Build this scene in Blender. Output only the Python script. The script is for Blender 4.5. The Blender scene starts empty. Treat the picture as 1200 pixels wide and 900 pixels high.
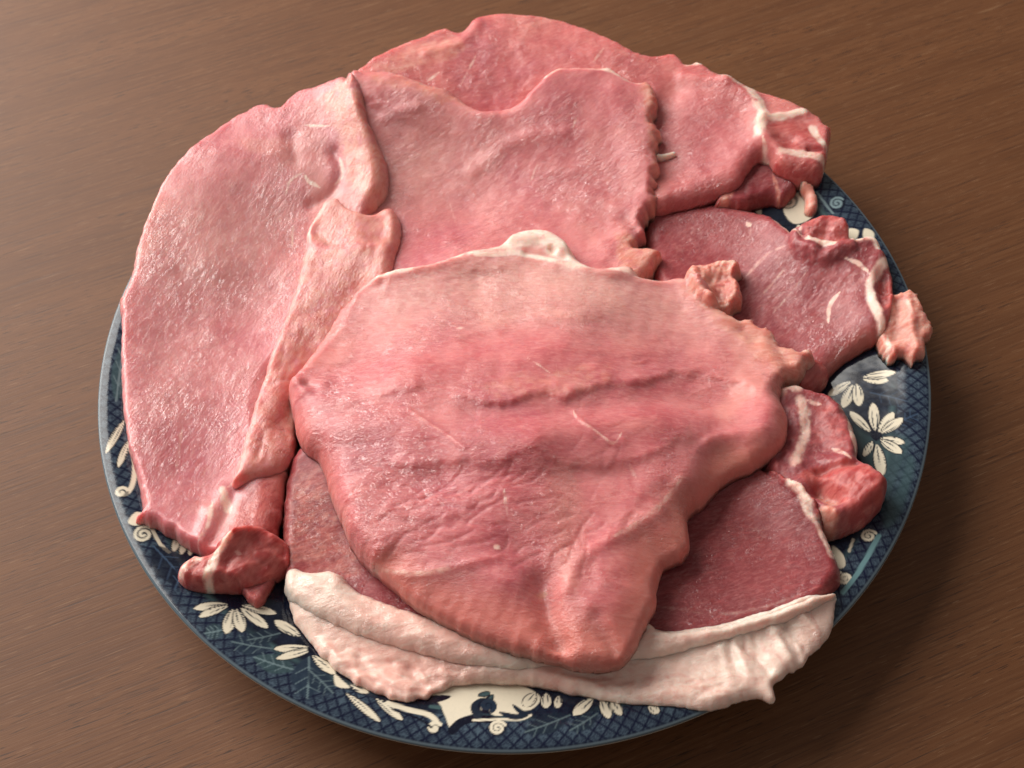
import bpy, math
import numpy as np

# ------------------------------------------------------------------ camera, light, exposure
scene = bpy.context.scene
col = scene.collection
MM = 0.001
PITCH, DIST, TX, TY, ROLL, HFOV = math.radians(56.3), 0.4478, -0.0005, -0.01665, -0.0406, math.radians(40)
FPX = 600 / math.tan(HFOV / 2)
_d = np.array([0, math.cos(PITCH), -math.sin(PITCH)])
_r = np.array([1.0, 0, 0]); _u = np.cross(_r, _d)
_c, _s = math.cos(ROLL), math.sin(ROLL)
CR, CU = _c * _r + _s * _u, -_s * _r + _c * _u
CAM = np.array([TX, TY, 0.03]) - _d * DIST

cd = bpy.data.cameras.new('camera'); cam = bpy.data.objects.new('camera', cd); col.objects.link(cam)
from mathutils import Matrix
cam.matrix_world = Matrix([[CR[0], CU[0], -_d[0], CAM[0]], [CR[1], CU[1], -_d[1], CAM[1]],
                           [CR[2], CU[2], -_d[2], CAM[2]], [0, 0, 0, 1]])
cd.sensor_width = 36; cd.lens = 18 / math.tan(HFOV / 2)
cd.clip_start = 0.01; cd.clip_end = 20
cd.dof.use_dof = True; cd.dof.focus_distance = 0.425; cd.dof.aperture_fstop = 20
scene.camera = cam

w = bpy.data.worlds.new('World'); scene.world = w; w.use_nodes = True
bg = w.node_tree.nodes['Background']; bg.inputs[0].default_value = (1.0, 0.93, 0.85, 1); bg.inputs[1].default_value = 0.23

def area(name, loc, target, sx, sy, power, colour):
    L = bpy.data.lights.new(name, 'AREA'); L.shape = 'RECTANGLE'; L.size = sx; L.size_y = sy
    L.energy = power; L.color = colour
    o = bpy.data.objects.new(name, L); col.objects.link(o); o.location = loc
    from mathutils import Vector
    o.rotation_euler = (Vector(target) - Vector(loc)).to_track_quat('-Z', 'Y').to_euler()
    return o
area('window_light', (-0.93, 0.74, 0.82), (0, 0, 0.02), 1.1, 1.35, 47, (1.0, 0.96, 0.895))

vs = scene.view_settings
vs.view_transform = 'Standard'; vs.look = 'None'; vs.exposure = -0.06; vs.gamma = 1
scene.cycles.use_denoising = True
scene.cycles.max_bounces = 6; scene.cycles.adaptive_threshold = 0.012; scene.cycles.sample_clamp_indirect = 4

# ------------------------------------------------------------------ helpers
def at(px, py, z):
    """photograph pixel -> world point on the horizontal plane z"""
    d = _d + CR * ((px - 600) / FPX) + CU * ((450 - py) / FPX)
    k = (z - CAM[2]) / d[2]
    return CAM + d * k

def prop(o, label=None, cat=None, group=None, kind=None):
    if label: o['label'] = label
    if cat: o['category'] = cat
    if group: o['group'] = group
    if kind: o['kind'] = kind
    return o

def _hash(ix, iy, s):
    h = (ix * 374761393 + iy * 668265263 + s * 1442695041) & 0xFFFFFFFF
    h = ((h ^ (h >> 13)) * 1274126177) & 0xFFFFFFFF
    return (h ^ (h >> 16)) & 0xFFFFFFFF

def noise(x, y, seed=0):
    x = np.asarray(x, float); y = np.asarray(y, float)
    ix = np.floor(x).astype(np.int64); iy = np.floor(y).astype(np.int64)
    fx = x - ix; fy = y - iy
    def g(dx, dy):
        a = _hash(ix + dx, iy + dy, seed) * (2 * math.pi / 4294967296.0)
        return np.cos(a) * (fx - dx) + np.sin(a) * (fy - dy)
    u = fx * fx * fx * (fx * (fx * 6 - 15) + 10); v = fy * fy * fy * (fy * (fy * 6 - 15) + 10)
    return 1.5 * ((g(0, 0) * (1 - u) + g(1, 0) * u) * (1 - v) + (g(0, 1) * (1 - u) + g(1, 1) * u) * v)

def fbm(x, y, oct=4, seed=0, gain=0.5):
    r = 0; a = 1.0
    for k in range(oct):
        r = r + a * noise(x * 2 ** k, y * 2 ** k, seed + 17 * k); a *= gain
    return r

def poly_dist(P, V, closed=False):
    """distance, signed side (+ = left of travel), running parameter 0..1, to a polyline"""
    V = np.asarray(V, float)
    A = V if closed else V[:-1]
    B = np.roll(V, -1, 0) if closed else V[1:]
    E = B - A; L2 = (E ** 2).sum(1) + 1e-18
    cum = np.concatenate([[0], np.cumsum(np.sqrt(L2))])
    N = len(P); D = np.empty(N); S = np.empty(N); T = np.empty(N)
    ch = max(1, int(3e6 // len(A)))
    for i in range(0, N, ch):
        q = P[i:i + ch, None, :] - A[None]
        t = np.clip((q * E[None]).sum(-1) / L2, 0, 1)
        r = q - t[..., None] * E[None]
        dd = (r ** 2).sum(-1); k = dd.argmin(1); a = np.arange(len(k))
        D[i:i + ch] = np.sqrt(dd[a, k])
        cr = E[k, 0] * q[a, k, 1] - E[k, 1] * q[a, k, 0]
        S[i:i + ch] = np.where(cr >= 0, 1, -1)
        T[i:i + ch] = (cum[k] + t[a, k] * np.sqrt(L2[k])) / cum[-1]
    return D, S, T

def inside(P, V):
    V = np.asarray(V, float); W = np.roll(V, -1, 0)
    r = np.zeros(len(P), bool); ch = max(1, int(4e6 // len(V)))
    for i in range(0, len(P), ch):
        x = P[i:i + ch, 0:1]; y = P[i:i + ch, 1:2]
        c = ((V[:, 1] > y) != (W[:, 1] > y)) & (x < (W[:, 0] - V[:, 0]) * (y - V[:, 1]) / (W[:, 1] - V[:, 1] + 1e-18) + V[:, 0])
        r[i:i + ch] = c.sum(1) % 2 == 1
    return r

def smooth_line(V, step, closed=False):
    """Catmull-Rom through rows of V (first two columns are x, y), resampled"""
    V = np.asarray(V, float); n = len(V); out = []
    rng = range(n) if closed else range(n - 1)
    for i in rng:
        if closed:
            p0, p1, p2, p3 = V[i - 1], V[i], V[(i + 1) % n], V[(i + 2) % n]
        else:
            p0, p1, p2, p3 = V[max(i - 1, 0)], V[i], V[i + 1], V[min(i + 2, n - 1)]
        k = max(2, int(np.linalg.norm(p2[:2] - p1[:2]) / step))
        t = (np.arange(k) / k)[:, None]
        out.append(0.5 * (2 * p1 + (p2 - p0) * t + (2 * p0 - 5 * p1 + 4 * p2 - p3) * t ** 2 + (3 * p1 - p0 - 3 * p2 + p3) * t ** 3))
    if not closed: out.append(V[-1:])
    return np.concatenate(out)

def mesh_obj(name, verts, quads, mat, parent=None, attrs=None, tris=None, origin=(0, 0, 0)):
    me = bpy.data.meshes.new(name)
    verts = np.asarray(verts, np.float32) - np.asarray(origin, np.float32)
    quads = np.asarray(quads, np.int32).reshape(-1, 4)
    nt = 0 if tris is None else len(tris)
    loops = quads.ravel()
    starts = np.arange(len(quads), dtype=np.int32) * 4
    if nt:
        tris = np.asarray(tris, np.int32)
        starts = np.concatenate([starts, len(loops) + np.arange(nt, dtype=np.int32) * 3])
        loops = np.concatenate([loops, tris.ravel()])
    me.vertices.add(len(verts)); me.vertices.foreach_set('co', verts.ravel())
    me.loops.add(len(loops)); me.loops.foreach_set('vertex_index', loops)
    me.polygons.add(len(starts)); me.polygons.foreach_set('loop_start', starts)
    me.polygons.foreach_set('use_smooth', np.ones(len(starts), bool))
    me.update(calc_edges=True); me.validate()
    for k, a in (attrs or {}).items():
        at_ = me.attributes.new(k, 'FLOAT_COLOR', 'POINT'); at_.data.foreach_set('color', np.asarray(a, np.float32).ravel())
    me.materials.append(mat)
    o = bpy.data.objects.new(name, me); col.objects.link(o)
    if parent: o.parent = parent
    else: o.location = origin
    return o

# ------------------------------------------------------------------ node helpers
class NT:
    def __init__(s, name):
        s.m = bpy.data.materials.new(name); s.m.use_nodes = True
        s.t = s.m.node_tree; s.b = s.t.nodes['Principled BSDF']
    def n(s, kind, **kw):
        x = s.t.nodes.new(kind)
        for k, v in kw.items():
            if k[0] == 'i' and k[1:].isdigit(): s.inp(x, int(k[1:]), v)
            elif hasattr(x, k): setattr(x, k, v)
            else: s.inp(x, k.replace('_', ' '), v)
        return x
    def inp(s, x, k, v):
        if hasattr(v, 'links') or isinstance(v, bpy.types.NodeSocket): s.t.links.new(v, x.inputs[k])
        else: x.inputs[k].default_value = v
    def math(s, op, a, b=0.0, clamp=False):
        x = s.t.nodes.new('ShaderNodeMath'); x.operation = op; x.use_clamp = clamp
        s.inp(x, 0, a); s.inp(x, 1, b); return x.outputs[0]
    def mix(s, f, a, b, blend='MIX'):
        x = s.t.nodes.new('ShaderNodeMix'); x.data_type = 'RGBA'; x.blend_type = blend
        s.inp(x, 0, f); s.inp(x, 6, a); s.inp(x, 7, b); return x.outputs[2]
    def noise(s, vec, scale, detail=4, rough=0.55, dist=0.0):
        x = s.t.nodes.new('ShaderNodeTexNoise'); s.inp(x, 'Vector', vec)
        x.inputs['Scale'].default_value = scale; x.inputs['Detail'].default_value = detail
        x.inputs['Roughness'].default_value = rough; x.inputs['Distortion'].default_value = dist
        return x.outputs[0]
    def ramp(s, f, lo, hi, smooth=True):
        x = s.t.nodes.new('ShaderNodeMapRange'); x.interpolation_type = 'SMOOTHSTEP' if smooth else 'LINEAR'
        s.inp(x, 0, f); x.inputs[1].default_value = lo; x.inputs[2].default_value = hi
        return x.outputs[0]
    def coord(s, rotz=0, scale=(1, 1, 1)):
        tc = s.t.nodes.new('ShaderNodeTexCoord'); mp = s.t.nodes.new('ShaderNodeMapping')
        mp.inputs['Rotation'].default_value = (0, 0, rotz)
        mp.vector_type = 'POINT'
        s.t.links.new(tc.outputs['Object'], mp.inputs[0])
        if tuple(scale) == (1, 1, 1): return mp.outputs[0]
        vm = s.t.nodes.new('ShaderNodeVectorMath'); vm.operation = 'MULTIPLY'; vm.inputs[1].default_value = scale
        s.t.links.new(mp.outputs[0], vm.inputs[0]); return vm.outputs[0]
    def bump(s, h, strength, dist, normal=None):
        x = s.t.nodes.new('ShaderNodeBump'); x.inputs['Strength'].default_value = strength; x.inputs['Distance'].default_value = dist
        s.inp(x, 'Height', h)
        if normal is not None: s.inp(x, 'Normal', normal)
        return x.outputs[0]
    def set(s, **kw):
        for k, v in kw.items(): s.inp(s.b, k.replace('_', ' '), v)

# ------------------------------------------------------------------ table
def wood():
    m = NT('walnut_table')
    ang = math.radians(-21)
    g = m.coord(ang, (1, 1, 1))
    band = m.noise(m.coord(ang, (4, 70, 1)), 1.0, 5, 0.6, 0.5)
    fine = m.noise(m.coord(ang, (24, 1050, 1)), 1.0, 4, 0.6, 0.2)
    pore = m.noise(m.coord(ang, (40, 1500, 1)), 1.0, 2, 0.5, 0.2)
    tick = m.noise(m.coord(ang, (34, 900, 1)), 1.0, 1, 0.5)
    c = m.mix(m.ramp(band, 0.25, 0.75), (0.106, 0.038, 0.0135, 1), (0.142, 0.054, 0.020, 1))
    c = m.mix(m.math('MULTIPLY', m.ramp(fine, 0.40, 0.75), 0.45), c, (0.185, 0.085, 0.038, 1))
    c = m.mix(m.math('MULTIPLY', m.ramp(fine, 0.46, 0.28), 0.5), c, (0.066, 0.028, 0.014, 1))
    c = m.mix(m.math('MULTIPLY', m.ramp(pore, 0.60, 0.72), 0.7), c, (0.045, 0.02, 0.012, 1))
    c = m.mix(m.math('MULTIPLY', m.ramp(tick, 0.72, 0.80), 0.4), c, (0.30, 0.17, 0.09, 1))
    dash = m.noise(m.coord(ang, (130, 2000, 1)), 1.0, 1, 0.5)
    c = m.mix(m.math('MULTIPLY', m.math('MULTIPLY', m.ramp(dash, 0.63, 0.68), m.ramp(band, 0.40, 0.60)), 0.75), c, (0.030, 0.014, 0.009, 1))
    c = m.mix(m.math('MULTIPLY', m.ramp(dash, 0.34, 0.29), 0.35), c, (0.26, 0.14, 0.075, 1))
    m.set(Base_Color=c, Specular_IOR_Level=0.3)
    m.set(Roughness=m.math('ADD', 0.48, m.math('MULTIPLY', fine, 0.14)))
    m.set(Normal=m.bump(m.math('ADD', fine, m.math('MULTIPLY', pore, -0.8)), 0.18, 0.0003))
    return m.m

def table():
    s = 0.8; zt = 0.0; th = 0.03; b = 0.004
    V = []; Q = []
    for (e, z) in ((s - b, zt), (s, zt - b), (s, zt - th), (0.0, zt - th)):
        V += [(-e, -e, z), (e, -e, z), (e, e, z), (-e, e, z)]
    Q.append((0, 1, 2, 3))
    for k in range(2):
        for i in range(4):
            j = (i + 1) % 4; Q.append((k * 4 + i, (k + 1) * 4 + i, (k + 1) * 4 + j, k * 4 + j))
    Q.append((8, 11, 10, 9))
    o = mesh_obj('table', V, Q, wood())
    o.data.polygons.foreach_set('use_smooth', np.zeros(len(o.data.polygons), bool))
    return prop(o, 'dark brown wooden table top with fine diagonal grain', 'table', kind='structure')
table()

# ------------------------------------------------------------------ plate
PR = np.array([0, 60, 80, 86, 92, 98, 110, 120, 125, 128, 130.5, 133, 134.4, 135]) * MM
PZ = np.array([9, 9, 9.0, 9.8, 12.0, 14.2, 18.2, 21.4, 23.2, 24.3, 24.9, 25.2, 25.1, 24.6]) * MM
def zplate(r): return np.interp(r, PR, PZ)

def rimpt(px, py):
    z = 0.022
    for _ in range(8):
        p = at(px, py, z); z = float(zplate(np.hypot(p[0], p[1])))
    return p[:2]

NAVY = np.array([0.006, 0.008, 0.019]); CREAM = np.array([0.68, 0.61, 0.48]); TEAL = np.array([0.050, 0.092, 0.100])
BLUE = np.array([0.022, 0.038, 0.066]); PALE = np.array([0.15, 0.21, 0.23]); BLACK = np.array([0.004, 0.005, 0.014])

class Print:
    """the transfer print on the glaze, drawn in the plate's own plan coordinates"""
    def __init__(s, P):
        s.P = P; s.C = np.tile(NAVY, (len(P), 1))
        r = np.hypot(P[:, 0], P[:, 1]); th = np.arctan2(P[:, 1], P[:, 0]); s.r = r; s.th = th
    def near(s, V, pad):
        V = np.asarray(V)
        return np.nonzero((s.P[:, 0] > V[:, 0].min() - pad) & (s.P[:, 0] < V[:, 0].max() + pad) &
                          (s.P[:, 1] > V[:, 1].min() - pad) & (s.P[:, 1] < V[:, 1].max() + pad))[0]
    def blend(s, idx, a, c):
        a = np.clip(a, 0, 1)[:, None]; s.C[idx] = s.C[idx] * (1 - a) + np.asarray(c) * a
    def line(s, V, wmm, c, a=1.0, taper=False):
        V = smooth_line(np.asarray(V), 0.4 * MM); idx = s.near(V, 4 * MM)
        if not len(idx): return
        D, S, T = poly_dist(s.P[idx], V)
        ww = wmm * MM * 0.5 * (np.sin(np.pi * np.clip(T, 0.03, .97)) ** 0.5 if taper else 1)
        s.blend(idx, a * np.clip((ww - D) / (0.22 * MM) + 0.5, 0, 1), c)
    def fill(s, V, c, a=1.0, feather=0.25):
        V = smooth_line(np.asarray(V), 0.5 * MM, True); idx = s.near(V, 2 * MM)
        if not len(idx): return
        D, _, _ = poly_dist(s.P[idx], V, True); sd = np.where(inside(s.P[idx], V), D, -D)
        s.blend(idx, a * np.clip(sd / (feather * MM) + 0.5, 0, 1), c)
    def petal(s, b, t, wmm, c=CREAM, seed=0):
        b = np.asarray(b); t = np.asarray(t); L = np.linalg.norm(t - b); e = (t - b) / L; nrm = np.array([-e[1], e[0]])
        idx = s.near(np.array([b, t]), 6 * MM)
        if not len(idx): return
        q = s.P[idx] - b; u = q @ e / L; v = q @ nrm
        uu = np.clip(u, 0, 1); hw = 0.86 * wmm * MM * 0.5 * np.clip(2.05 * uu ** 0.75 * (1 - uu) ** 0.62, 0, 1.1)
        m = (u > 0) & (u < 1)
        s.blend(idx, m * np.clip((hw + 0.35 * MM - abs(v)) / (0.25 * MM), 0, 1), BLACK)
        s.blend(idx, m * np.clip((hw - abs(v)) / (0.22 * MM), 0, 1), c)
        st = np.abs(np.sin((v / (hw + 1e-6)) * 3.3 + seed * 1.7 + 0.5))
        s.blend(idx, m * (abs(v) < hw * 0.8) * np.clip((0.86 - uu - 0.25 * abs(np.sin(v / MM * 5 + seed))) * 4, 0, 1) * np.clip((0.52 - st) * 5, 0, 0.95), BLUE * 0.6)
    def spiral(s, c, rmm, turns=1.6, a0=0.0, wmm=0.9, colr=CREAM, sgn=1):
        t = np.linspace(0, 1, 40); rr = rmm * MM * (1 - 0.85 * t); aa = a0 + sgn * t * turns * 2 * np.pi
        s.fill(np.stack([c[0] + 1.15 * rmm * MM * np.cos(np.linspace(0, 6.28, 20)[:-1]), c[1] + 1.15 * rmm * MM * np.sin(np.linspace(0, 6.28, 20)[:-1])], 1), BLACK, 0.7)
        s.line(np.stack([c[0] + rr * np.cos(aa), c[1] + rr * np.sin(aa)], 1), wmm, colr)
    def leaf(s, b, t, wmm, c=BLUE, vein=PALE, a=0.8):
        b = np.asarray(b); t = np.asarray(t); e = t - b; n = np.array([-e[1], e[0]]) / np.linalg.norm(e) * wmm * MM * .5
        s.fill([b, b + .3 * e + n * .9, b + .6 * e + n, t, b + .6 * e - n, b + .3 * e - n * .9], c, a, 0.5)
        s.line([b, b + .5 * e + n * .06, t], 0.5, vein, 0.75)
        for k in (.25, .5, .72):
            for sg in (1, -1): s.line([b + k * e, b + (k + .16) * e + sg * n * .75], 0.32, vein, 0.6)

def make_plate():
    nseg = 2100
    rr = np.concatenate([np.linspace(4, 80, 9) * MM, np.arange(83, 89, 2.0) * MM, np.arange(90, 134.2, 0.36) * MM, np.array([134.5, 134.8, 135]) * MM])
    zz = zplate(rr)
    # smooth the profile
    fine_r = np.arange(0, 135.01, 0.1) * MM; fz = zplate(fine_r); k = np.exp(-0.5 * (np.arange(-30, 31) / 11.0) ** 2); k /= k.sum()
    fz = np.convolve(np.pad(fz, 30, mode='edge'), k, 'valid'); zz = np.interp(rr, fine_r, fz)
    zz[-1] -= 0.45 * MM; zz[-2] -= 0.12 * MM
    # underside
    ur = np.array([135.1, 134.7, 133.6, 131, 124, 112, 98, 86, 80, 60, 20]) * MM
    uz = np.array([23.9, 23.3, 22.7, 21.6, 19.0, 14.8, 10.2, 6.4, 5.6, 5.6, 5.6]) * MM
    R = np.concatenate([rr, ur]); Z = np.concatenate([zz, uz]); n = len(R)
    th = np.arange(nseg) * 2 * math.pi / nseg
    # the lip is very slightly wavy, as hand-finished earthenware is
    V = np.stack([R[:, None] * np.cos(th), R[:, None] * np.sin(th), Z[:, None] + 0 * th], -1).reshape(-1, 3)
    i = np.arange(n - 1)[:, None]; j = np.arange(nseg)[None]
    Q = np.stack([i * nseg + j, (i + 1) * nseg + j, (i + 1) * nseg + (j + 1) % nseg, i * nseg + (j + 1) % nseg], -1).reshape(-1, 4)[:, ::-1]
    # ------- print
    Cc = np.tile(np.array([0.70, 0.64, 0.52]), (len(V), 1))
    sel = np.arange(0, len(rr) * nseg); sel = sel[np.repeat(rr > 0.0885, nseg)]
    P = Print(V[sel, :2]); r, t = P.r, P.th
    mott = fbm(P.P[:, 0] * 160, P.P[:, 1] * 160, 4, 5)
    P.C = P.C * (1 + 0.5 * mott[:, None])
    # scale diaper over the outer rim
    def scales(lo, hi, pitch, a):
        rows = pitch * MM * 0.52
        best = np.zeros(len(r)); rib = np.zeros(len(r))
        N = round(2 * math.pi * 0.13 / (pitch * MM))
        row = np.floor((r - lo * MM) / rows)
        for dr in (0, 1):
            rw = row - dr; off = (rw % 2) * 0.5
            u = t * N / (2 * math.pi) + off; du = (u - np.round(u)) * pitch * MM
            dv = (r - lo * MM) - rw * rows
            d = np.hypot(du, dv * 1.0); ang = np.arctan2(du, dv + 1e-9)
            s_ = d / (pitch * MM * 0.52)
            hit = (s_ < 1) & (best == 0)
            val = np.clip((0.90 - s_) * 9, 0, 1) * (0.72 + 0.28 * np.cos(ang * 13)) * (0.55 + 0.45 * s_)
            rib = np.where(hit, val, rib); best = np.where(hit, 1, best)
        m = np.clip((r - lo * MM) / (0.5 * MM), 0, 1) * np.clip((hi * MM - r) / (0.4 * MM), 0, 1)
        uu = t * N / (2 * math.pi); vv = (r - lo * MM) / (pitch * MM) * 0.95
        A_, B_2 = (uu + vv) % 1.0, (uu - vv) % 1.0
        dl = np.minimum(np.minimum(A_, 1 - A_), np.minimum(B_2, 1 - B_2))
        fan = 0.66 + 0.34 * np.cos(np.arctan2(A_ + B_2 - 1, A_ - B_2 + 1e-6 + 0 * r) * 10)
        rib = np.clip((dl - 0.045) * 9, 0, 1) * fan * (0.7 + 0.3 * A_)
        return m, rib
    for lo, hi, a in ((124.5, 134.2, 1.0),):
        m, rib = scales(lo, hi, 4.0, a)
        tone = np.array([0.066, 0.098, 0.132])
        base = np.array([0.004, 0.006, 0.022])
        cc = base + (tone - base) * rib[:, None] * (0.8 + 0.4 * mott[:, None])
        P.C = P.C * (1 - m[:, None]) + cc * m[:, None]
    # faint diaper inside the border, where no flower covers it
    m, rib = scales(100, 124.5, 3.6, 1); k = m * np.clip(fbm(P.P[:, 0] * 28 + 3, P.P[:, 1] * 28, 2, 9) * 3 + 0.2, 0, 1) * 0.4
    P.C = P.C * (1 - k[:, None]) + (NAVY + (BLUE * 1.1 - NAVY) * rib[:, None]) * k[:, None]
    # shoulder highlight, painted as a pale greenish line inside the diaper
    tl = np.clip(1 - np.abs(r - (123.9 + 0.7 * np.sin(t * 7)) * MM) / (1.5 * MM), 0, 1) * np.clip(0.45 + 1.1 * fbm(np.cos(t) * 6, np.sin(t) * 6, 2, 3), 0, 1)
    P.C = P.C * (1 - tl[:, None] * .8) + TEAL * 1.3 * tl[:, None] * .8
    ed = np.clip((r - 134.1 * MM) / (0.4 * MM), 0, 1); P.C = P.C * (1 - ed[:, None] * .75) + np.array([0.13, 0.17, 0.20]) * ed[:, None] * .75
    q = rimpt
    # repeated sprays where the meat covers the border
    for k, deg in enumerate(range(22, 165, 17)):
        a = math.radians(deg); c = np.array([math.cos(a), math.sin(a)]) * 111 * MM
        P.leaf(c, c + 12 * MM * np.array([math.cos(a + 1.9), math.sin(a + 1.9)]), 6)
        for i_ in range(7):
            b = a + (i_ - 3) * 0.62; P.petal(c + 2 * MM * np.array([math.cos(b), math.sin(b)]), c + 11 * MM * np.array([math.cos(b), math.sin(b)]), 4.2, seed=i_)
    # ---- left edge
    P.leaf(q(136, 470), q(146, 400), 5, TEAL, PALE, .6)
    P.fill([q(143, 478), q(152, 520), q(160, 555), q(166, 560), q(158, 520), q(150, 480)], BLACK)
    P.petal(q(146, 492), q(124, 531), 3.6, seed=1); P.petal(q(151, 516), q(138, 548), 3.2, seed=2)
    P.line([q(152, 520), q(158, 545), q(155, 568), q(147, 579), q(140, 577)], 1.5, CREAM); P.spiral(q(142, 577), 2.0, 1, 0.5, 1.1)
    P.fill([q(150, 611), q(160, 600), q(175, 605), q(172, 613), q(158, 616)], CREAM)
    P.spiral(q(168, 626), 2.9, 1.7, 1.0, 1.0, CREAM * .9)
    P.line([q(177, 613), q(182, 628), q(190, 640), q(198, 647)], 1.1, CREAM * .8)
    for i_, (x, y) in enumerate(((203, 647), (212, 650), (222, 651))): P.petal(q(x + 8, y - 24), q(x, y), 3.4, CREAM * .75, i_)
    P.leaf(q(180, 640), q(222, 688), 9, NAVY * .9, BLUE * 2.2, .8); P.leaf(q(205, 690), q(222, 660), 6, NAVY, BLUE * 2, .7)
    # ---- flower under the red tip
    c = q(275, 707)
    P.leaf(q(262, 738), q(240, 742), 5, TEAL * .6, PALE, .5)
    for i_, ((x, y), wd) in enumerate((((227, 713), 4.4), ((233, 723), 3.8), ((265, 743), 5.2), ((284, 741), 5.0), ((314, 736), 4.6), ((324, 719), 4.2))):
        e = q(x, y); P.petal(c + (e - c) * .18, e, wd, seed=i_ * 1.3)
    P.fill([q(266, 705), q(275, 702), q(284, 706), q(276, 714)], BLACK)
    # ---- leaves and second flower
    P.leaf(q(318, 760), q(272, 752), 7, BLUE * .6, PALE * .8, .8); P.leaf(q(328, 742), q(290, 750), 5, BLUE * .5, PALE * .7, .8)
    P.leaf(q(345, 785), q(298, 770), 6, TEAL * .7, PALE, .7); P.leaf(q(362, 770), q(360, 818), 9, BLUE * .7, PALE, .9)
    P.leaf(q(362, 785), q(390, 812), 6, BLUE * .6, PALE * .8, .8)
    P.petal(q(352, 746), q(322, 727), 5.0, seed=4); c = q(367, 760)
    for i_, ((x, y), wd) in enumerate((((321, 760), 4.4), ((324, 772), 4.0))): P.petal(c, q(x, y), wd, seed=i_ + 2)
    P.petal(q(366, 768), q(393, 790), 4.6, seed=5); P.fill([q(364, 752), q(372, 757), q(368, 766), q(360, 762)], BLACK)
    P.fill([q(392, 790), q(402, 798), q(410, 806), q(394, 804)], CREAM); P.petal(q(410, 802), q(432, 812), 3.5, seed=1)
    P.petal(q(405, 812), q(446, 846), 3.4, seed=3); P.petal(q(440, 818), q(472, 844), 3.6, seed=6)
    P.line([q(455, 824), q(480, 832), q(503, 838), q(512, 848), q(506, 855)], 1.7, CREAM); P.spiral(q(509, 853), 1.9, 1, 0.6, 1.2)
    P.line([q(460, 831), q(490, 842), q(505, 852)], 0.7, BLACK)
    # ---- cartouche at the front
    P.fill([q(490, 815), q(512, 822), q(521, 838), q(528, 853), q(540, 842), q(556, 836), q(565, 832), q(572, 815), q(600, 810), q(560, 795), q(520, 795)], CREAM)
    P.fill([q(575, 836), q(600, 838), q(625, 830), q(632, 815), q(600, 800), q(575, 812)], CREAM)
    P.fill([q(497, 826), q(523, 820), q(527, 815), q(505, 815), q(490, 820)], BLACK)
    P.line([q(505, 828), q(515, 829)], 1.3, TEAL); P.petal(q(560, 815), q(575, 812), 2.2, TEAL, 1); P.petal(q(578, 814), q(572, 822), 2, TEAL, 1)
    P.line([q(530, 856), q(541, 846), q(560, 842), q(585, 845)], 2.6, BLACK); P.line([q(560, 838), q(557, 828), q(567, 822), q(577, 828)], 2.6, BLUE * .5)
    P.spiral(q(571, 827), 2.3, 1.2, -1, 1.3, BLUE * .7); P.line([q(555, 844), q(585, 843), q(610, 843), q(622, 838)], 0.8, CREAM)
    P.spiral(q(583, 853), 2.3, 1.7, 0.4, 0.9); P.line([q(586, 835), q(602, 840), q(618, 839)], 1.9, BLUE * .5, 1, True); P.line([q(601, 826), q(612, 835), q(622, 833)], 1.5, BLUE * .5, 1, True)
    P.leaf(q(668, 838), q(615, 858), 6, BLUE * .45, PALE * .7, .9); P.leaf(q(700, 836), q(668, 856), 5, BLUE * .45, PALE * .7, .8)
    for i_, ((a, b), (x, y), wd) in enumerate((((628, 812), (614, 828), 5), ((640, 812), (640, 830), 4.5), ((655, 815), (653, 830), 3.5), ((695, 818), (672, 838), 5.2), ((705, 818), (714, 842), 4.5), ((716, 820), (728, 838), 4), ((760, 826), (772, 836), 4))):
        P.petal(q(a, b), q(x, y), wd, seed=i_)
    # ---- right side
    c = q(1003, 443)
    for i_, ((x, y), wd) in enumerate((((970, 464), 4.6), ((988, 478), 5.2), ((1007, 476), 5), ((1041, 446), 4.8), ((1050, 436), 4.4))):
        e = q(x, y); P.petal(c + (e - c) * .18, e, wd, seed=i_ * 1.1)
    P.fill([q(995, 438), q(1006, 436), q(1012, 444), q(1003, 450)], BLACK)
    P.leaf(q(1020, 460), q(1062, 470), 7, NAVY, BLUE * 1.6, .8); P.leaf(q(1045, 500), q(1075, 485), 6, NAVY, BLUE * 2, .7)
    P.fill([q(1002, 500), q(1012, 540), q(1020, 570), q(1035, 600), q(1052, 560), q(1066, 520), q(1050, 508), q(1020, 510)], TEAL * .8, .6, 2)  # window reflection on the glaze, painted in teal
    P.fill([q(1072, 545), q(1060, 590), q(1042, 618), q(1034, 607), q(1052, 570), q(1064, 535)], TEAL * .9, .6, 1.5)  # second teal patch of the painted window reflection
    c = q(1026, 512)
    for i_, ((x, y), wd) in enumerate((((996, 482), 4.2), ((1023, 472), 4.8), ((1047, 483), 4.8), ((1058, 490), 5), ((1060, 519), 4.2), ((1057, 531), 4.6), ((1034, 558), 5), ((1012, 535), 3.5))):
        e = q(x, y); P.petal(c + (e - c) * .18, e, wd, seed=i_ * .9)
    P.fill([q(1020, 510), q(1027, 506), q(1034, 510), q(1027, 517)], BLACK)
    P.spiral(q(1018, 628), 2.2, 1.6, 0.3, .9); P.line([q(1000, 632), q(995, 646)], .8, CREAM * .7); P.spiral(q(990, 677), 2.2, 1.6, 2, 1.0)
    P.fill([q(975, 640), q(988, 650), q(990, 664), q(978, 664)], CREAM * .9); P.line([q(988, 694), q(1006, 670), q(1030, 628)], 1.5, TEAL * 2.2)  # the teal stroke paints the highlight on the shoulder
    P.spiral(q(981, 238), 2.5, 1.6, .6, .9, PALE * 1.3); P.line([q(957, 225), q(968, 240), q(976, 250)], .8, PALE)
    P.fill([q(918, 245), q(930, 228), q(945, 225), q(958, 240), q(950, 256), q(930, 262)], CREAM * .9); P.spiral(q(925, 236), 2.6, 1.3, 2, 1.0)
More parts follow.
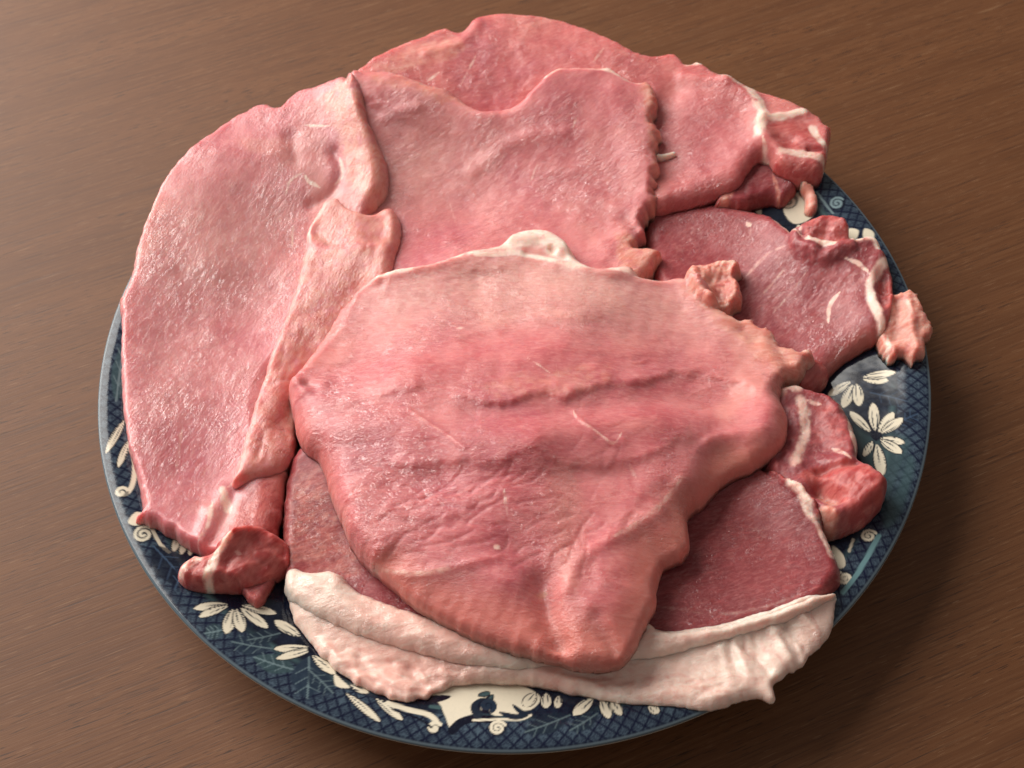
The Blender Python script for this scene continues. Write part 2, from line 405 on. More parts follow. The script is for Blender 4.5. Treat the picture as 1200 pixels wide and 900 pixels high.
    P.fill([q(995, 268), q(1006, 270), q(1003, 280), q(994, 278)], CREAM); P.fill([q(1013, 268), q(1024, 272), q(1022, 284), q(1012, 280)], CREAM)
    Cc[sel] = np.clip(P.C, 0, 1)
    A = np.concatenate([Cc, np.ones((len(V), 1))], 1)
    m = NT('printed_glaze')
    a = m.n('ShaderNodeAttribute', attribute_name='print')
    c = m.mix(m.math('MULTIPLY', m.ramp(m.noise(m.coord(), 900, 3), .45, .75), .05), a.outputs['Color'], (0.10, 0.14, 0.17, 1))
    m.set(Base_Color=c, Roughness=0.12, Specular_IOR_Level=0.34)
    m.set(Normal=m.bump(m.noise(m.coord(), 120, 2), 0.15, 0.0006))
    # close the two pole openings
    capq = []
    V2 = np.concatenate([V, [[0, 0, zz[0]], [0, 0, uz[-1]]]]); A = np.concatenate([A, A[:1], A[-1:]])
    jj = np.arange(nseg); tri = np.concatenate([np.stack([jj, (jj + 1) % nseg, 0 * jj + len(V)], 1),
                                                np.stack([(n - 1) * nseg + (jj + 1) % nseg, (n - 1) * nseg + jj, 0 * jj + len(V) + 1], 1)])
    o = mesh_obj('plate', V2, Q, m.m, attrs={'print': A}, tris=tri)
    prop(o, 'round blue and cream plate with printed flower border under the meat', 'plate')
    # foot ring
    fr = np.array([74, 74.6, 77.6, 78.4]); fz_ = np.array([6.0, 0.05, 0.05, 6.0]); ns = 160
    th = np.arange(ns) * 2 * math.pi / ns
    FV = np.stack([fr[:, None] * MM * np.cos(th), fr[:, None] * MM * np.sin(th), fz_[:, None] * MM + 0 * th], -1).reshape(-1, 3)
    i = np.arange(3)[:, None]; j = np.arange(ns)[None]
    FQ = np.stack([i * ns + j, i * ns + (j + 1) % ns, (i + 1) * ns + (j + 1) % ns, (i + 1) * ns + j], -1).reshape(-1, 4)[:, ::-1]
    g = NT('unglazed_foot'); g.set(Base_Color=(0.6, 0.54, 0.44, 1), Roughness=0.7)
    mesh_obj('foot_ring', FV, FQ, g.m, o)
    return o
make_plate()

# ------------------------------------------------------------------ meat
HRES = 0.5 * MM; HX = np.arange(-0.19, 0.1901, HRES); NH = len(HX)
GX, GY = np.meshgrid(HX, HX, indexing='ij'); GR = np.hypot(GX, GY)
H = np.where(GR < 0.135, zplate(GR), 0.0245) + 0.2 * MM
H += 17 * MM * np.clip(1 - (np.hypot(GX * 0.9, GY + 0.022) / 0.088) ** 2, 0, 1) ** 1.2
_fx = np.fft.fftfreq(NH)[:, None]; _fy = np.fft.rfftfreq(NH)[None]

def blur(G, smm):
    s = smm * MM / HRES
    return np.fft.irfft2(np.fft.rfft2(G) * np.exp(-2 * (math.pi * s) ** 2 * (_fx ** 2 + _fy ** 2)), s=G.shape)

def samp(G, x, y):
    u = np.clip((np.asarray(x) - HX[0]) / HRES, 0, NH - 1.001); v = np.clip((np.asarray(y) - HX[0]) / HRES, 0, NH - 1.001)
    i = u.astype(int); j = v.astype(int); a = u - i; b = v - j
    return G[i, j] * (1 - a) * (1 - b) + G[i + 1, j] * a * (1 - b) + G[i, j + 1] * (1 - a) * b + G[i + 1, j + 1] * a * b

def piece(name, out, t, mat, parent=None, sigma=7.0, ridges=(), lips=(), paint=(), areas=(), lump=(0.5, 14, 1), fib=None,
          res=0.55, w0=5.0, rough=0.32, edge_t=4.0, seed=1, dz=0.0, pits=(), tilt=(0, 0)):
    """one slab of meat lying on whatever is already on the plate.
    out: outline (x, y[, edge width mm[, raggedness mm]]) traced on the photograph; t: thickness mm"""
    global H
    t = t * MM; Hs = np.maximum(blur(H, sigma), 0) ; Hs = Hs + dz * MM
    if tilt[0]: Hs = Hs + tilt[0] * (GY - tilt[1])
    # --- outline to plan coordinates
    O = np.array([tuple(o) + (w0, rough)[len(o) - 2:] if len(o) < 4 else o for o in out], float)
    n = len(O); xy = np.zeros((n, 2)); z = np.full(n, 0.03)
    for it in range(10):
        for i in range(n): xy[i] = at(O[i, 0], O[i, 1], z[i])[:2]
        c = xy.mean(0); tan = np.roll(xy, -1, 0) - np.roll(xy, 1, 0)
        area2 = (xy[:, 0] * np.roll(xy[:, 1], -1) - xy[:, 1] * np.roll(xy[:, 0], -1)).sum()
        nrm = np.stack([tan[:, 1], -tan[:, 0]], 1) * (1 if area2 > 0 else -1)
        ny = nrm[:, 1] / (np.linalg.norm(nrm, axis=1) + 1e-9)
        zn = samp(Hs, xy[:, 0], xy[:, 1]) + t * (0.10 + 0.62 * (0.5 + 0.5 * ny) ** 1.2)
        z = 0.5 * z + 0.5 * zn
    L = smooth_line(np.column_stack([xy, O[:, 2:]]), 0.5 * MM, True)
    tn = np.roll(L[:, :2], -1, 0) - np.roll(L[:, :2], 1, 0); tn /= np.linalg.norm(tn, axis=1)[:, None] + 1e-12
    nn = np.stack([tn[:, 1], -tn[:, 0]], 1)
    jit = fbm(L[:, 0] * 260, L[:, 1] * 260, 4, seed + 3, 0.6) + 0.6 * noise(L[:, 0] * 110, L[:, 1] * 110, seed + 9)
    L[:, :2] += nn * (jit * L[:, 3] * MM)[:, None]
    # --- plan grid
    h = res * MM; lo = L[:, :2].min(0) - 3 * h; hi = L[:, :2].max(0) + 3 * h
    gx = np.arange(lo[0], hi[0], h); gy = np.arange(lo[1], hi[1], h); nx, nyy = len(gx), len(gy)
    X, Y = np.meshgrid(gx, gy, indexing='ij'); P = np.column_stack([X.ravel(), Y.ravel()])
    D, _, _ = poly_dist(P, L[::2, :2], True); ins = inside(P, L[::2, :2]); sd = np.where(ins, D, -D).reshape(nx, nyy)
    keepv = sd > -0.45 * h
    cell = keepv[:-1, :-1] & keepv[1:, :-1] & keepv[:-1, 1:] & keepv[1:, 1:]
    cnt = np.zeros((nx, nyy), int)
    for a in (0, 1):
        for b in (0, 1): cnt[a:nx - 1 + a, b:nyy - 1 + b] += cell
    used = cnt > 0; bnd = used & (cnt < 4)
    gxs, gys = np.gradient(sd, h)
    gl = np.hypot(gxs, gys) + 1e-9
    mv = np.clip(sd, -1.2 * h, 1.2 * h) * 0.9
    X = np.where(bnd, X - gxs / gl * mv, X); Y = np.where(bnd, Y - gys / gl * mv, Y)
    sd = np.where(bnd, 0, np.maximum(sd, 0))
    x = X[used]; y = Y[used]; d = sd[used]; P = np.column_stack([x, y])
    # edge width field
    wt = 0; ws = 0
    for i in range(n):
        q = 1 / (((x - xy[i, 0]) ** 2 + (y - xy[i, 1]) ** 2) + (1.5 * MM) ** 2) ** 1.5; wt = wt + q * O[i, 2]; ws = ws + q
    wf = wt / ws * MM * np.clip(1 + 0.4 * noise(x * 45, y * 45, seed + 60), 0.7, 1.4)
    s = np.clip(d / wf, 0, 1); lin = np.clip((wf / MM - 9.5) / 3, 0, 1); foot = 0.28 * np.sqrt(1 - (1 - np.clip(s * 6, 0, 1)) ** 2)
    prof = (1 - lin) * (1 - (1 - s) ** 2.1) ** 0.55 + lin * (foot + (1 - 0.28) * (1 - (1 - s) ** 1.22))
    hb = samp(H, x, y); hs = samp(Hs, x, y)
    top = hs + t * prof * (1 + 0.2 * noise(x * 28, y * 28, seed + 61))
    alt = hb + 0.3 * MM + t * 0.4 * prof
    k = 1.0 * MM; top = np.maximum(top, alt) + k * 0.5 * np.exp(-np.abs(top - alt) / k)
    pxz = t * 0.9
    def wl(pts, step=1.0):
        R = []
        for p in pts:
            zz = 0.035
            for _ in range(6):
                a = at(p[0], p[1], zz); zz = float(samp(Hs, a[0], a[1])) + pxz
            R.append(a[:2])
        R = np.array(R)
        return smooth_line(R, step * MM) if len(R) > 2 else R
    def near(V, pad):
        return np.nonzero((x > V[:, 0].min() - pad) & (x < V[:, 0].max() + pad) & (y > V[:, 1].min() - pad) & (y < V[:, 1].max() + pad))[0]
    wob = fbm(x * 150, y * 150, 3, seed + 40) * 0.8 * MM
    dzs = np.zeros(len(x))
    for pts, wd, amp in ridges:
        V = wl(pts); idx = near(V, 3.2 * wd * MM)
        if not len(idx): continue
        dd, sg, tt = poly_dist(P[idx], V)
        dd = np.abs(dd + wob[idx] * min(1, wd / 4) * 0.5)
        dzs[idx] += amp * MM * np.exp(-(dd / (wd * MM)) ** 2)
    for pts, wd, amp, reach in lips:
        V = wl(pts); idx = near(V, 3.5 * reach * MM)
        if not len(idx): continue
        dd, sg, tt = poly_dist(P[idx], V)
        q = dd * sg + 1.7 * wob[idx]
        dzs[idx] += amp * MM / (1 + np.exp(-np.clip(q / (wd * MM), -30, 30))) * np.exp(-np.maximum(dd, 0) / (reach * MM)) * np.clip(np.sin(np.pi * np.clip(tt, .02, .98)) * 3, 0, 1)
    for pts, wd, amp in pits:
        V = wl(pts + pts[:1] if len(pts) > 1 else pts * 2); idx = near(V, 4 * wd * MM)
        dd, _, _ = poly_dist(P[idx], V); dzs[idx] -= amp * MM * np.exp(-(dd / (wd * MM)) ** 2)
    em = np.clip(d / (2.5 * MM), 0.12, 1)
    a_, f_, o_ = lump[0], lump[1], lump[2]
    nz = 0.6 * a_ * MM * fbm(x * 1000 / f_, y * 1000 / f_, 4, seed, 0.5)
    if fib:
        ang, amp, fl, fp = fib[:4]; ca, sa = math.cos(math.radians(ang)), math.sin(math.radians(ang))
        wx = x + 2.5 * MM * fbm(x * 90, y * 90, 2, seed + 70); wy = y + 2.5 * MM * fbm(x * 90, y * 90, 2, seed + 71)
        u = (wx * ca + wy * sa) * 1000 / fl; v = (-wx * sa + wy * ca) * 1000 / fp
        rdg = 1 - np.abs(fbm(u, v, 4, seed + 20, 0.55)) * 1.6
        nz = nz + amp * MM * (np.clip(rdg, 0, 1) ** 1.0 - 0.6) * np.clip(0.42 + 1.1 * fbm(x * 32, y * 32, 2, seed + 30), 0.06, 1.3)
    top = top + (dzs + nz) * em
    top = np.maximum(top, hb + 0.15 * MM)
    bot = np.maximum(hb - 0.3 * MM, top - t * 1.15 - 2.0 * MM)
    bot = np.where(d < 2 * MM, np.maximum(bot, top - edge_t * MM), bot)
    bot = np.minimum(bot, top - 0.12 * MM)
    # --- colour masks: fat, deep red, tan membrane, cut edge
    M = np.zeros((len(x), 8)); M[:, 3] = (1 - np.clip(d / (wf * 1.1), 0, 1)) * (0.35 + 0.65 * np.clip((wf / MM - 6) / 5, 0, 1))
    brk = 0.75 + 0.7 * fbm(x * 300, y * 300, 3, seed + 50)
    for pts, wd, ch, val in paint:
        V = wl(pts); idx = near(V, 3.2 * wd * MM)
        if not len(idx): continue
        dd, _, tt = poly_dist(P[idx], V)
        if wd < 1.3: dd = dd / (0.35 + 0.65 * np.clip(np.sin(np.pi * np.clip(tt + 0.12 * noise(x[idx] * 200, y[idx] * 200, 3), 0.02, 0.98)) * 1.5, 0, 1))
        dd = np.maximum(dd + wob[idx] * min(1.0, wd * 0.3), 0)
        M[idx, ch] = np.maximum(M[idx, ch], val * np.exp(-(dd / (wd * MM)) ** 2.5) * np.clip(brk[idx] + .35, .3, 1))
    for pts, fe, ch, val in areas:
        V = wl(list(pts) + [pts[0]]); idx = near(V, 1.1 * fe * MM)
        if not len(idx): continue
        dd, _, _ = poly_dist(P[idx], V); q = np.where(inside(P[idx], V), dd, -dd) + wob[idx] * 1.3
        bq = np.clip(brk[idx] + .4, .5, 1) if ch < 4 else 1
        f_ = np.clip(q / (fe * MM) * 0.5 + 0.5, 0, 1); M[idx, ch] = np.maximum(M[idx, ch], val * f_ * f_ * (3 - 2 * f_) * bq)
    # --- mesh
    ID = -np.ones((nx, nyy), int); ID[used] = np.arange(len(x)); N = len(x)
    ci, cj = np.nonzero(cell)
    q = np.stack([ID[ci, cj], ID[ci + 1, cj], ID[ci + 1, cj + 1], ID[ci, cj + 1]], 1)
    pad = np.zeros((nx + 1, nyy + 1), bool); pad[1:nx, 1:nyy] = cell
    walls = []
    for di, dj, v0, v1 in ((-1, 0, (0, 1), (0, 0)), (1, 0, (1, 0), (1, 1)), (0, -1, (0, 0), (1, 0)), (0, 1, (1, 1), (0, 1))):
        m = ~pad[ci + 1 + di, cj + 1 + dj]
        a = ID[ci[m] + v0[0], cj[m] + v0[1]]; b = ID[ci[m] + v1[0], cj[m] + v1[1]]
        walls.append(np.stack([b, a, a + N, b + N], 1))
    Q = np.concatenate([q, q[:, ::-1] + N] + walls)
    V = np.concatenate([np.column_stack([x, y, top]), np.column_stack([x, y, bot])])
    org = parent.location if parent else (0, 0, 0)
    o = mesh_obj(name, V, Q, mat, parent, {'mask': np.concatenate([M[:, :4]] * 2), 'tint': np.concatenate([M[:, 4:]] * 2)}, origin=org)
    # --- the pile has grown
    b0 = max(int((gx[0] - HX[0]) / HRES), 0); b1 = min(int((gx[-1] - HX[0]) / HRES) + 2, NH); c0 = max(int((gy[0] - HX[0]) / HRES), 0); c1 = min(int((gy[-1] - HX[0]) / HRES) + 2, NH)
    T = np.full((nx, nyy), -1.0); T[used] = top
    iu = np.clip(np.round((HX[b0:b1] - gx[0]) / h).astype(int), 0, nx - 1); iv = np.clip(np.round((HX[c0:c1] - gy[0]) / h).astype(int), 0, nyy - 1)
    H[b0:b1, c0:c1] = np.maximum(H[b0:b1, c0:c1], T[np.ix_(iu, iv)])
    return o

def meat(name, ang=0, dark=(0.53, 0.122, 0.138), light=(0.68, 0.238, 0.238), rough=0.42, fibre=1.0, grain=1.0, marb=0.35, sheen=0.4, drift=1.0, over=False):
    m = NT(name); a = math.radians(-ang)
    at_ = m.n('ShaderNodeAttribute', attribute_name='mask'); sep = m.n('ShaderNodeSeparateColor'); m.t.links.new(at_.outputs['Color'], sep.inputs[0])
    fat, red, tan, edge = sep.outputs[0], sep.outputs[1], sep.outputs[2], at_.outputs['Alpha']
    g = m.coord(a); gs = m.coord(a, (1, 3.0, 1))
    big = m.noise(g, 26, 3, 0.5, 0.8); mot = m.noise(g, 70, 4, 0.6, 0.6); fine = m.noise(gs, 400, 4, 0.66, 0.4); gr = m.noise(g, 1300, 2, 0.6); mid = m.noise(gs, 150, 4, 0.6, 0.8)
    patch = m.ramp(m.noise(g, 42, 3, 0.5), 0.42, 0.62)
    c = m.mix(m.ramp(mot, 0.28, 0.74), tuple(dark) + (1,), tuple(light) + (1,))
    c = m.mix(m.math('MULTIPLY', m.ramp(big, 0.48, 0.30), 0.45 * drift), c, (0.49, 0.11, 0.155, 1))
    c = m.mix(m.math('MULTIPLY', m.ramp(big, 0.54, 0.72), 0.40 * drift), c, (0.77, 0.37, 0.30, 1))
    c = m.mix(m.math('MULTIPLY', m.ramp(fine, 0.42, 0.70), 0.15 + 0.25 * drift), c, (0.75, 0.33, 0.31, 1))
    c = m.mix(m.math('MULTIPLY', m.ramp(mid, 0.50, 0.33), m.math('ADD', 0.15, m.math('MULTIPLY', patch, 0.35))), c, (0.44, 0.085, 0.090, 1))
    # fine pale strands of fat between the fibres
    vo = m.n('ShaderNodeTexVoronoi', feature='DISTANCE_TO_EDGE'); vo.inputs['Scale'].default_value = 70
    wn = m.n('ShaderNodeTexNoise'); m.inp(wn, 'Vector', g); wn.inputs['Scale'].default_value = 130; wn.inputs['Detail'].default_value = 4
    vadd = m.n('ShaderNodeVectorMath', operation='MULTIPLY_ADD'); m.inp(vadd, 0, wn.outputs[1]); vadd.inputs[1].default_value = (0.022,) * 3; m.inp(vadd, 2, g)
    m.inp(vo, 'Vector', vadd.outputs[0])
    strand = m.math('MULTIPLY', m.ramp(vo.outputs[0], 0.05, 0.0), m.ramp(m.noise(g, 75, 3), 0.50, 0.66))
    c = m.mix(m.math('MULTIPLY', strand, 0.3 * marb), c, (0.82, 0.58, 0.50, 1))
    c = m.mix(m.math('MULTIPLY', m.ramp(edge, 0.1, 0.8), 0.6), c, (0.70, 0.235, 0.175, 1))
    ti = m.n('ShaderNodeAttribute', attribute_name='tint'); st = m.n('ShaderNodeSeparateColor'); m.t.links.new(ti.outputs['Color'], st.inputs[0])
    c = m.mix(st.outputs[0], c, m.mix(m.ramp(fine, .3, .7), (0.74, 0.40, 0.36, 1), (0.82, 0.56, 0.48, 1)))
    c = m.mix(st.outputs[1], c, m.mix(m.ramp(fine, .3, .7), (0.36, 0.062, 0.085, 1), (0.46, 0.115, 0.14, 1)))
    br = m.math('MULTIPLY', m.math('SUBTRACT', m.noise(g, 300, 5, 0.65), 0.5), 1.3)
    def k(f, lo=0.15, hi=0.85): return m.ramp(m.math('ADD', f, m.math('MULTIPLY', br, m.math('MULTIPLY', f, 1.6, True))), lo, hi)
    c = m.mix(k(tan), c, m.mix(m.ramp(mid, .35, .65), (0.64, 0.225, 0.172, 1), (0.74, 0.375, 0.305, 1)))
    c = m.mix(k(red), c, m.mix(m.ramp(mid, .32, .68), (0.42, 0.064, 0.064, 1), (0.58, 0.165, 0.148, 1)))
    fk = k(fat)
    fc = m.mix(m.ramp(big, .30, .70), (0.83, 0.50, 0.43, 1), (0.88, 0.67, 0.58, 1))
    fc = m.mix(m.math('MULTIPLY', m.ramp(mid, .5, .7), .5), fc, (0.92, 0.80, 0.71, 1))
    fc = m.mix(m.math('MULTIPLY', m.ramp(mot, .55, .78), 0.35), fc, (0.82, 0.50, 0.43, 1))
    c = m.mix(fk, c, fc)
    if over: c = m.mix(m.math('MULTIPLY', k(tan), 0.6), c, m.mix(m.ramp(mid, .35, .65), (0.72, 0.30, 0.25, 1), (0.82, 0.47, 0.40, 1)))
    m.set(Base_Color=c, Subsurface_Weight=0.85, Subsurface_Scale=0.0042, Subsurface_Radius=(1.0, 0.38, 0.28), Specular_IOR_Level=sheen)
    if over: m.set(Subsurface_Scale=0.0022, Subsurface_Radius=(1.0, 0.75, 0.65))
    m.b.subsurface_method = 'RANDOM_WALK'
    r = m.math('ADD', rough, m.math('MULTIPLY', m.math('SUBTRACT', m.noise(g, 200, 4, .6), 0.5), 0.5))
    m.set(Roughness=m.math('MAXIMUM', r, 0.2))
    amt = m.math('ADD', 0.35, m.math('MULTIPLY', patch, 0.65))
    hgt = m.math('ADD', m.math('MULTIPLY', mid, 0.00014 * fibre), m.math('ADD', m.math('MULTIPLY', fine, 0.00042 * fibre), m.math('MULTIPLY', gr, 0.00018 * grain)))
    nr = m.bump(m.math('MULTIPLY', hgt, amt), 1.0, 1.0)
    m.set(Normal=nr, Coat_Weight=m.math('ADD', 0.06, m.math('ADD', m.math('MULTIPLY', patch, 0.5), m.math('MULTIPLY', st.outputs[2], 0.6)), True), Coat_Roughness=0.13, Coat_IOR=1.5)
    m.set(Coat_Normal=m.bump(m.noise(m.coord(a, (1, 2.0, 1)), 210, 3, 0.58, 0.5), 1.0, 0.0026))
    return m.m

def cutlet(px, py, label, name='pork_cutlet'):
    e = bpy.data.objects.new(name, None); col.objects.link(e); p = at(px, py, 0.006); e.location = (p[0], p[1], 0.006)
    e.empty_display_size = 0.01
    return prop(e, label, 'pork cutlet', 'raw pork cutlets piled on the plate')

FAT, RED, TAN, PALE_, DEEP, GLOSS = 0, 1, 2, 4, 5, 6
def marks(box, n, ang, length, seed, spread=18, bend=0.25):
    """short wavy marks (as photograph pixels) scattered over a patch of the meat's face"""
    r = np.random.default_rng(seed); out = []
    for _ in range(n):
        x = r.uniform(box[0], box[2]); y = r.uniform(box[1], box[3]); a = math.radians(ang + r.normal() * spread); L = length * r.uniform(.45, 1.4)
        k = r.normal() * bend; p = []
        for q in (-.5, -.17, .17, .5):
            p.append((x + L * q * math.cos(a) - L * k * (q * q - .1) * math.sin(a) + r.normal() * L * .03, y - L * q * math.sin(a) - L * k * (q * q - .1) * math.cos(a) + r.normal() * L * .05))
        out.append(p)
    return out
def grooves(box, n, ang, length, seed, wd=.7, amp=-.45, **k): return [(p, wd, amp) for p in marks(box, n, ang, length, seed, **k)]
def flecks(box, n, ang, length, seed, wd=.4, ch=0, val=.4, **k): return [(p, wd, ch, val) for p in marks(box, n, ang, length, seed, **k)]
M_top = meat('lean_pork_top', -5, fibre=1.1)
M_left = meat('lean_pork_left', 60, (0.59, 0.16, 0.185), (0.71, 0.275, 0.295), rough=0.36, fibre=0.7, grain=1.5, marb=0.5, sheen=0.55)
M_mid = meat('lean_pork_middle', 28, (0.55, 0.142, 0.158), (0.70, 0.255, 0.255), fibre=1.0)
M_back = meat('lean_pork_back', 20, (0.54, 0.118, 0.12), (0.67, 0.21, 0.195), fibre=0.8)
M_shaded = meat('lean_pork_shaded', 40, (0.26, 0.040, 0.050), (0.37, 0.082, 0.092), rough=0.42, fibre=0.5, marb=0.5, drift=0.3, sheen=0.32)  # lean darkened in its colour to stand for the shade at the right
M_low_shaded = meat('lean_pork_low_shaded', 15, (0.21, 0.026, 0.034), (0.29, 0.048, 0.057), rough=0.45, fibre=0.5, marb=0.25, drift=0.1, sheen=0.25)  # darkest lean: shade below the upper cutlets is put into its colour

# ---- right-hand cutlet
D_ = cutlet(930, 340, 'shaded smooth cutlet at the right with white streaks and a ragged flap over the rim')
piece('red_tip', [(920, 300, 3), (926, 272, 2, .5), (938, 262, 3, .5), (950, 256, 3, .5), (968, 251, 3, .5), (984, 256, 3, .5), (994, 267, 3, .5), (997, 284, 3), (1000, 310, 4), (960, 330, 4), (930, 320, 4)], 8, M_shaded, D_, seed=12, sigma=5, dz=2.5, res=.42,
      areas=[([(940, 262), (975, 248), (1000, 270), (985, 310), (950, 300)], 4, RED, .8)], paint=[([(938, 266), (937, 285)], .7, FAT, .5), ([(945, 275), (962, 262)], .7, FAT, .35)], lump=(2.0, 7, 1), ridges=[([(945, 282), (962, 264), (985, 262)], 2.2, 1.2), ([(935, 268), (940, 290)], 1.5, -1.0)])
piece('ragged_flap', [(1022, 345, 3), (1046, 343, 1.6, 1.0), (1060, 339, 1.6, 1.2), (1077, 343, 1.6, 1.2), (1080, 360, 1.6, 1.2), (1089, 378, 1.6, 1.2), (1090, 392, 1.6, 1.2), (1082, 412, 1.6, 1.4), (1070, 428, 1.6, 1.5), (1060, 418, 1.6, 1.4), (1048, 422, 1.6, 1.2), (1037, 421, 1.6, 1), (1028, 400, 2, .8), (1018, 370, 3)], 3.6, M_back, D_, seed=13, sigma=4, dz=2.5, lump=(2.2, 9, 1), res=.45,
      areas=[([(1010, 335), (1095, 335), (1095, 435), (1010, 430)], 1, TAN, .8)], paint=[([(1040, 392), (1042, 420)], .9, FAT, .8), ([(1062, 350), (1067, 370)], .8, FAT, .6), ([(1075, 380), (1072, 400)], .9, FAT, .4)], ridges=[([(1065, 345), (1068, 385), (1075, 410)], 1.6, 1.3), ([(1052, 350), (1050, 395)], 1.6, -1.0)])
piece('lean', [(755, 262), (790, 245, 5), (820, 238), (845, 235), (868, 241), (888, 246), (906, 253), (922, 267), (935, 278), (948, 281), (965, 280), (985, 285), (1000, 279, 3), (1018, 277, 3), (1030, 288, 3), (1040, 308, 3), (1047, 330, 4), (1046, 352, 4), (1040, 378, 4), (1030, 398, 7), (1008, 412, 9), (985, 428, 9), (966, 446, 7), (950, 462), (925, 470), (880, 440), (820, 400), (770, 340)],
      6.5, M_shaded, D_, seed=11, sigma=8, lump=(0.6, 16, 1), fib=(40, 0.16, 22, 3),
      ridges=[([(885, 330), (920, 295), (945, 290)], 5, .8), ([(1012, 300), (1000, 350), (1015, 385)], 6, .9), ([(1030, 300), (1022, 325), (1028, 355)], 2, 1.0), ([(1000, 282), (1025, 284)], 2, 1.0)],
      pits=[([(1036, 325), (1036, 350)], 2.5, 4), ([(962, 292)], 1.6, 2.0)],
      paint=flecks((860, 280, 1010, 420), 40, 40, 30, 5, .45, FAT, .3) + [([(1000, 282), (1022, 281), (1028, 290)], 1.9, FAT, 1.0), ([(1040, 305), (1026, 322), (1019, 340), (1024, 360), (1035, 380), (1040, 392)], 1.7, FAT, 1.0), ([(990, 305), (1005, 312), (1018, 325)], .9, FAT, .9), ([(983, 345), (972, 360), (970, 380)], .8, FAT, .9), ([(945, 283), (960, 285), (975, 288)], 1.3, FAT, .9), ([(906, 253), (925, 270), (940, 281)], 1.0, FAT, .7), ([(870, 330), (900, 300), (925, 290)], .9, FAT, .45), ([(890, 350), (925, 310)], .8, FAT, .45), ([(905, 370), (945, 320)], .7, FAT, .4), ([(875, 262), (880, 266)], 1, FAT, .8)],
      areas=[([(870, 300), (1020, 290), (1020, 400), (920, 400)], 16, GLOSS, .7), ([(1030, 325), (1045, 325), (1046, 352), (1034, 368)], 1.2, RED, 1), ([(950, 300), (985, 300), (1015, 330), (1015, 380), (985, 400), (955, 370)], 6, RED, .32)])
piece('lower_shred', [(930, 420, 3), (955, 418, 3), (972, 432, 3), (968, 450, 3), (955, 462, 3), (938, 466, 3), (928, 448, 3)], 5, M_shaded, D_, seed=14, sigma=4, areas=[([(925, 415), (975, 415), (975, 470), (925, 470)], 2, RED, .8)])

# ---- small cutlet end at the right
G_ = cutlet(960, 545, 'small cutlet end with whitish membrane and puckered hollow poking out at the right')
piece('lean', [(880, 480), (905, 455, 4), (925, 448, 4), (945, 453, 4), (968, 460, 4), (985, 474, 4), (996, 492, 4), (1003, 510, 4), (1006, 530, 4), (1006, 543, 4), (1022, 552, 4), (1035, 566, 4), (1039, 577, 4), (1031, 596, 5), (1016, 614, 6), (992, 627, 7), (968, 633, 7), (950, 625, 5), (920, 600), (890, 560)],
      12, M_shaded, G_, seed=21, sigma=6, lump=(1.6, 8, 1), res=.42,
      ridges=[([(935, 478), (932, 510), (930, 545)], 3, 1.2), ([(925, 460), (935, 455)], 3, 1.5), ([(985, 550), (1005, 555), (1030, 575)], 4, 1.5), ([(962, 590), (985, 610), (970, 622)], 3, 1.2)],
      pits=[([(962, 578), (975, 588)], 3.2, 5.0), ([(960, 556), (975, 552), (1002, 545)], 1.6, 2.2)],
      areas=[([(950, 470), (985, 478), (1003, 520), (985, 535), (955, 520)], 2, RED, .45), ([(930, 560), (960, 550), (1000, 545), (1036, 565), (1030, 600), (1000, 620), (985, 590)], 3, RED, .95), ([(955, 600), (975, 595), (985, 620), (960, 632)], 2, TAN, .9), ([(958, 568), (982, 566), (990, 585), (975, 595), (960, 590)], 2, TAN, .8)],
      paint=[([(937, 470), (944, 490), (940, 520), (930, 545)], 2.0, FAT, .8), ([(915, 458), (932, 452)], 2.5, FAT, 1), ([(945, 470), (962, 474)], 1.2, FAT, .7), ([(995, 492), (1004, 525)], 1.0, FAT, .9), ([(975, 527), (996, 540)], 1.0, FAT, .8)])

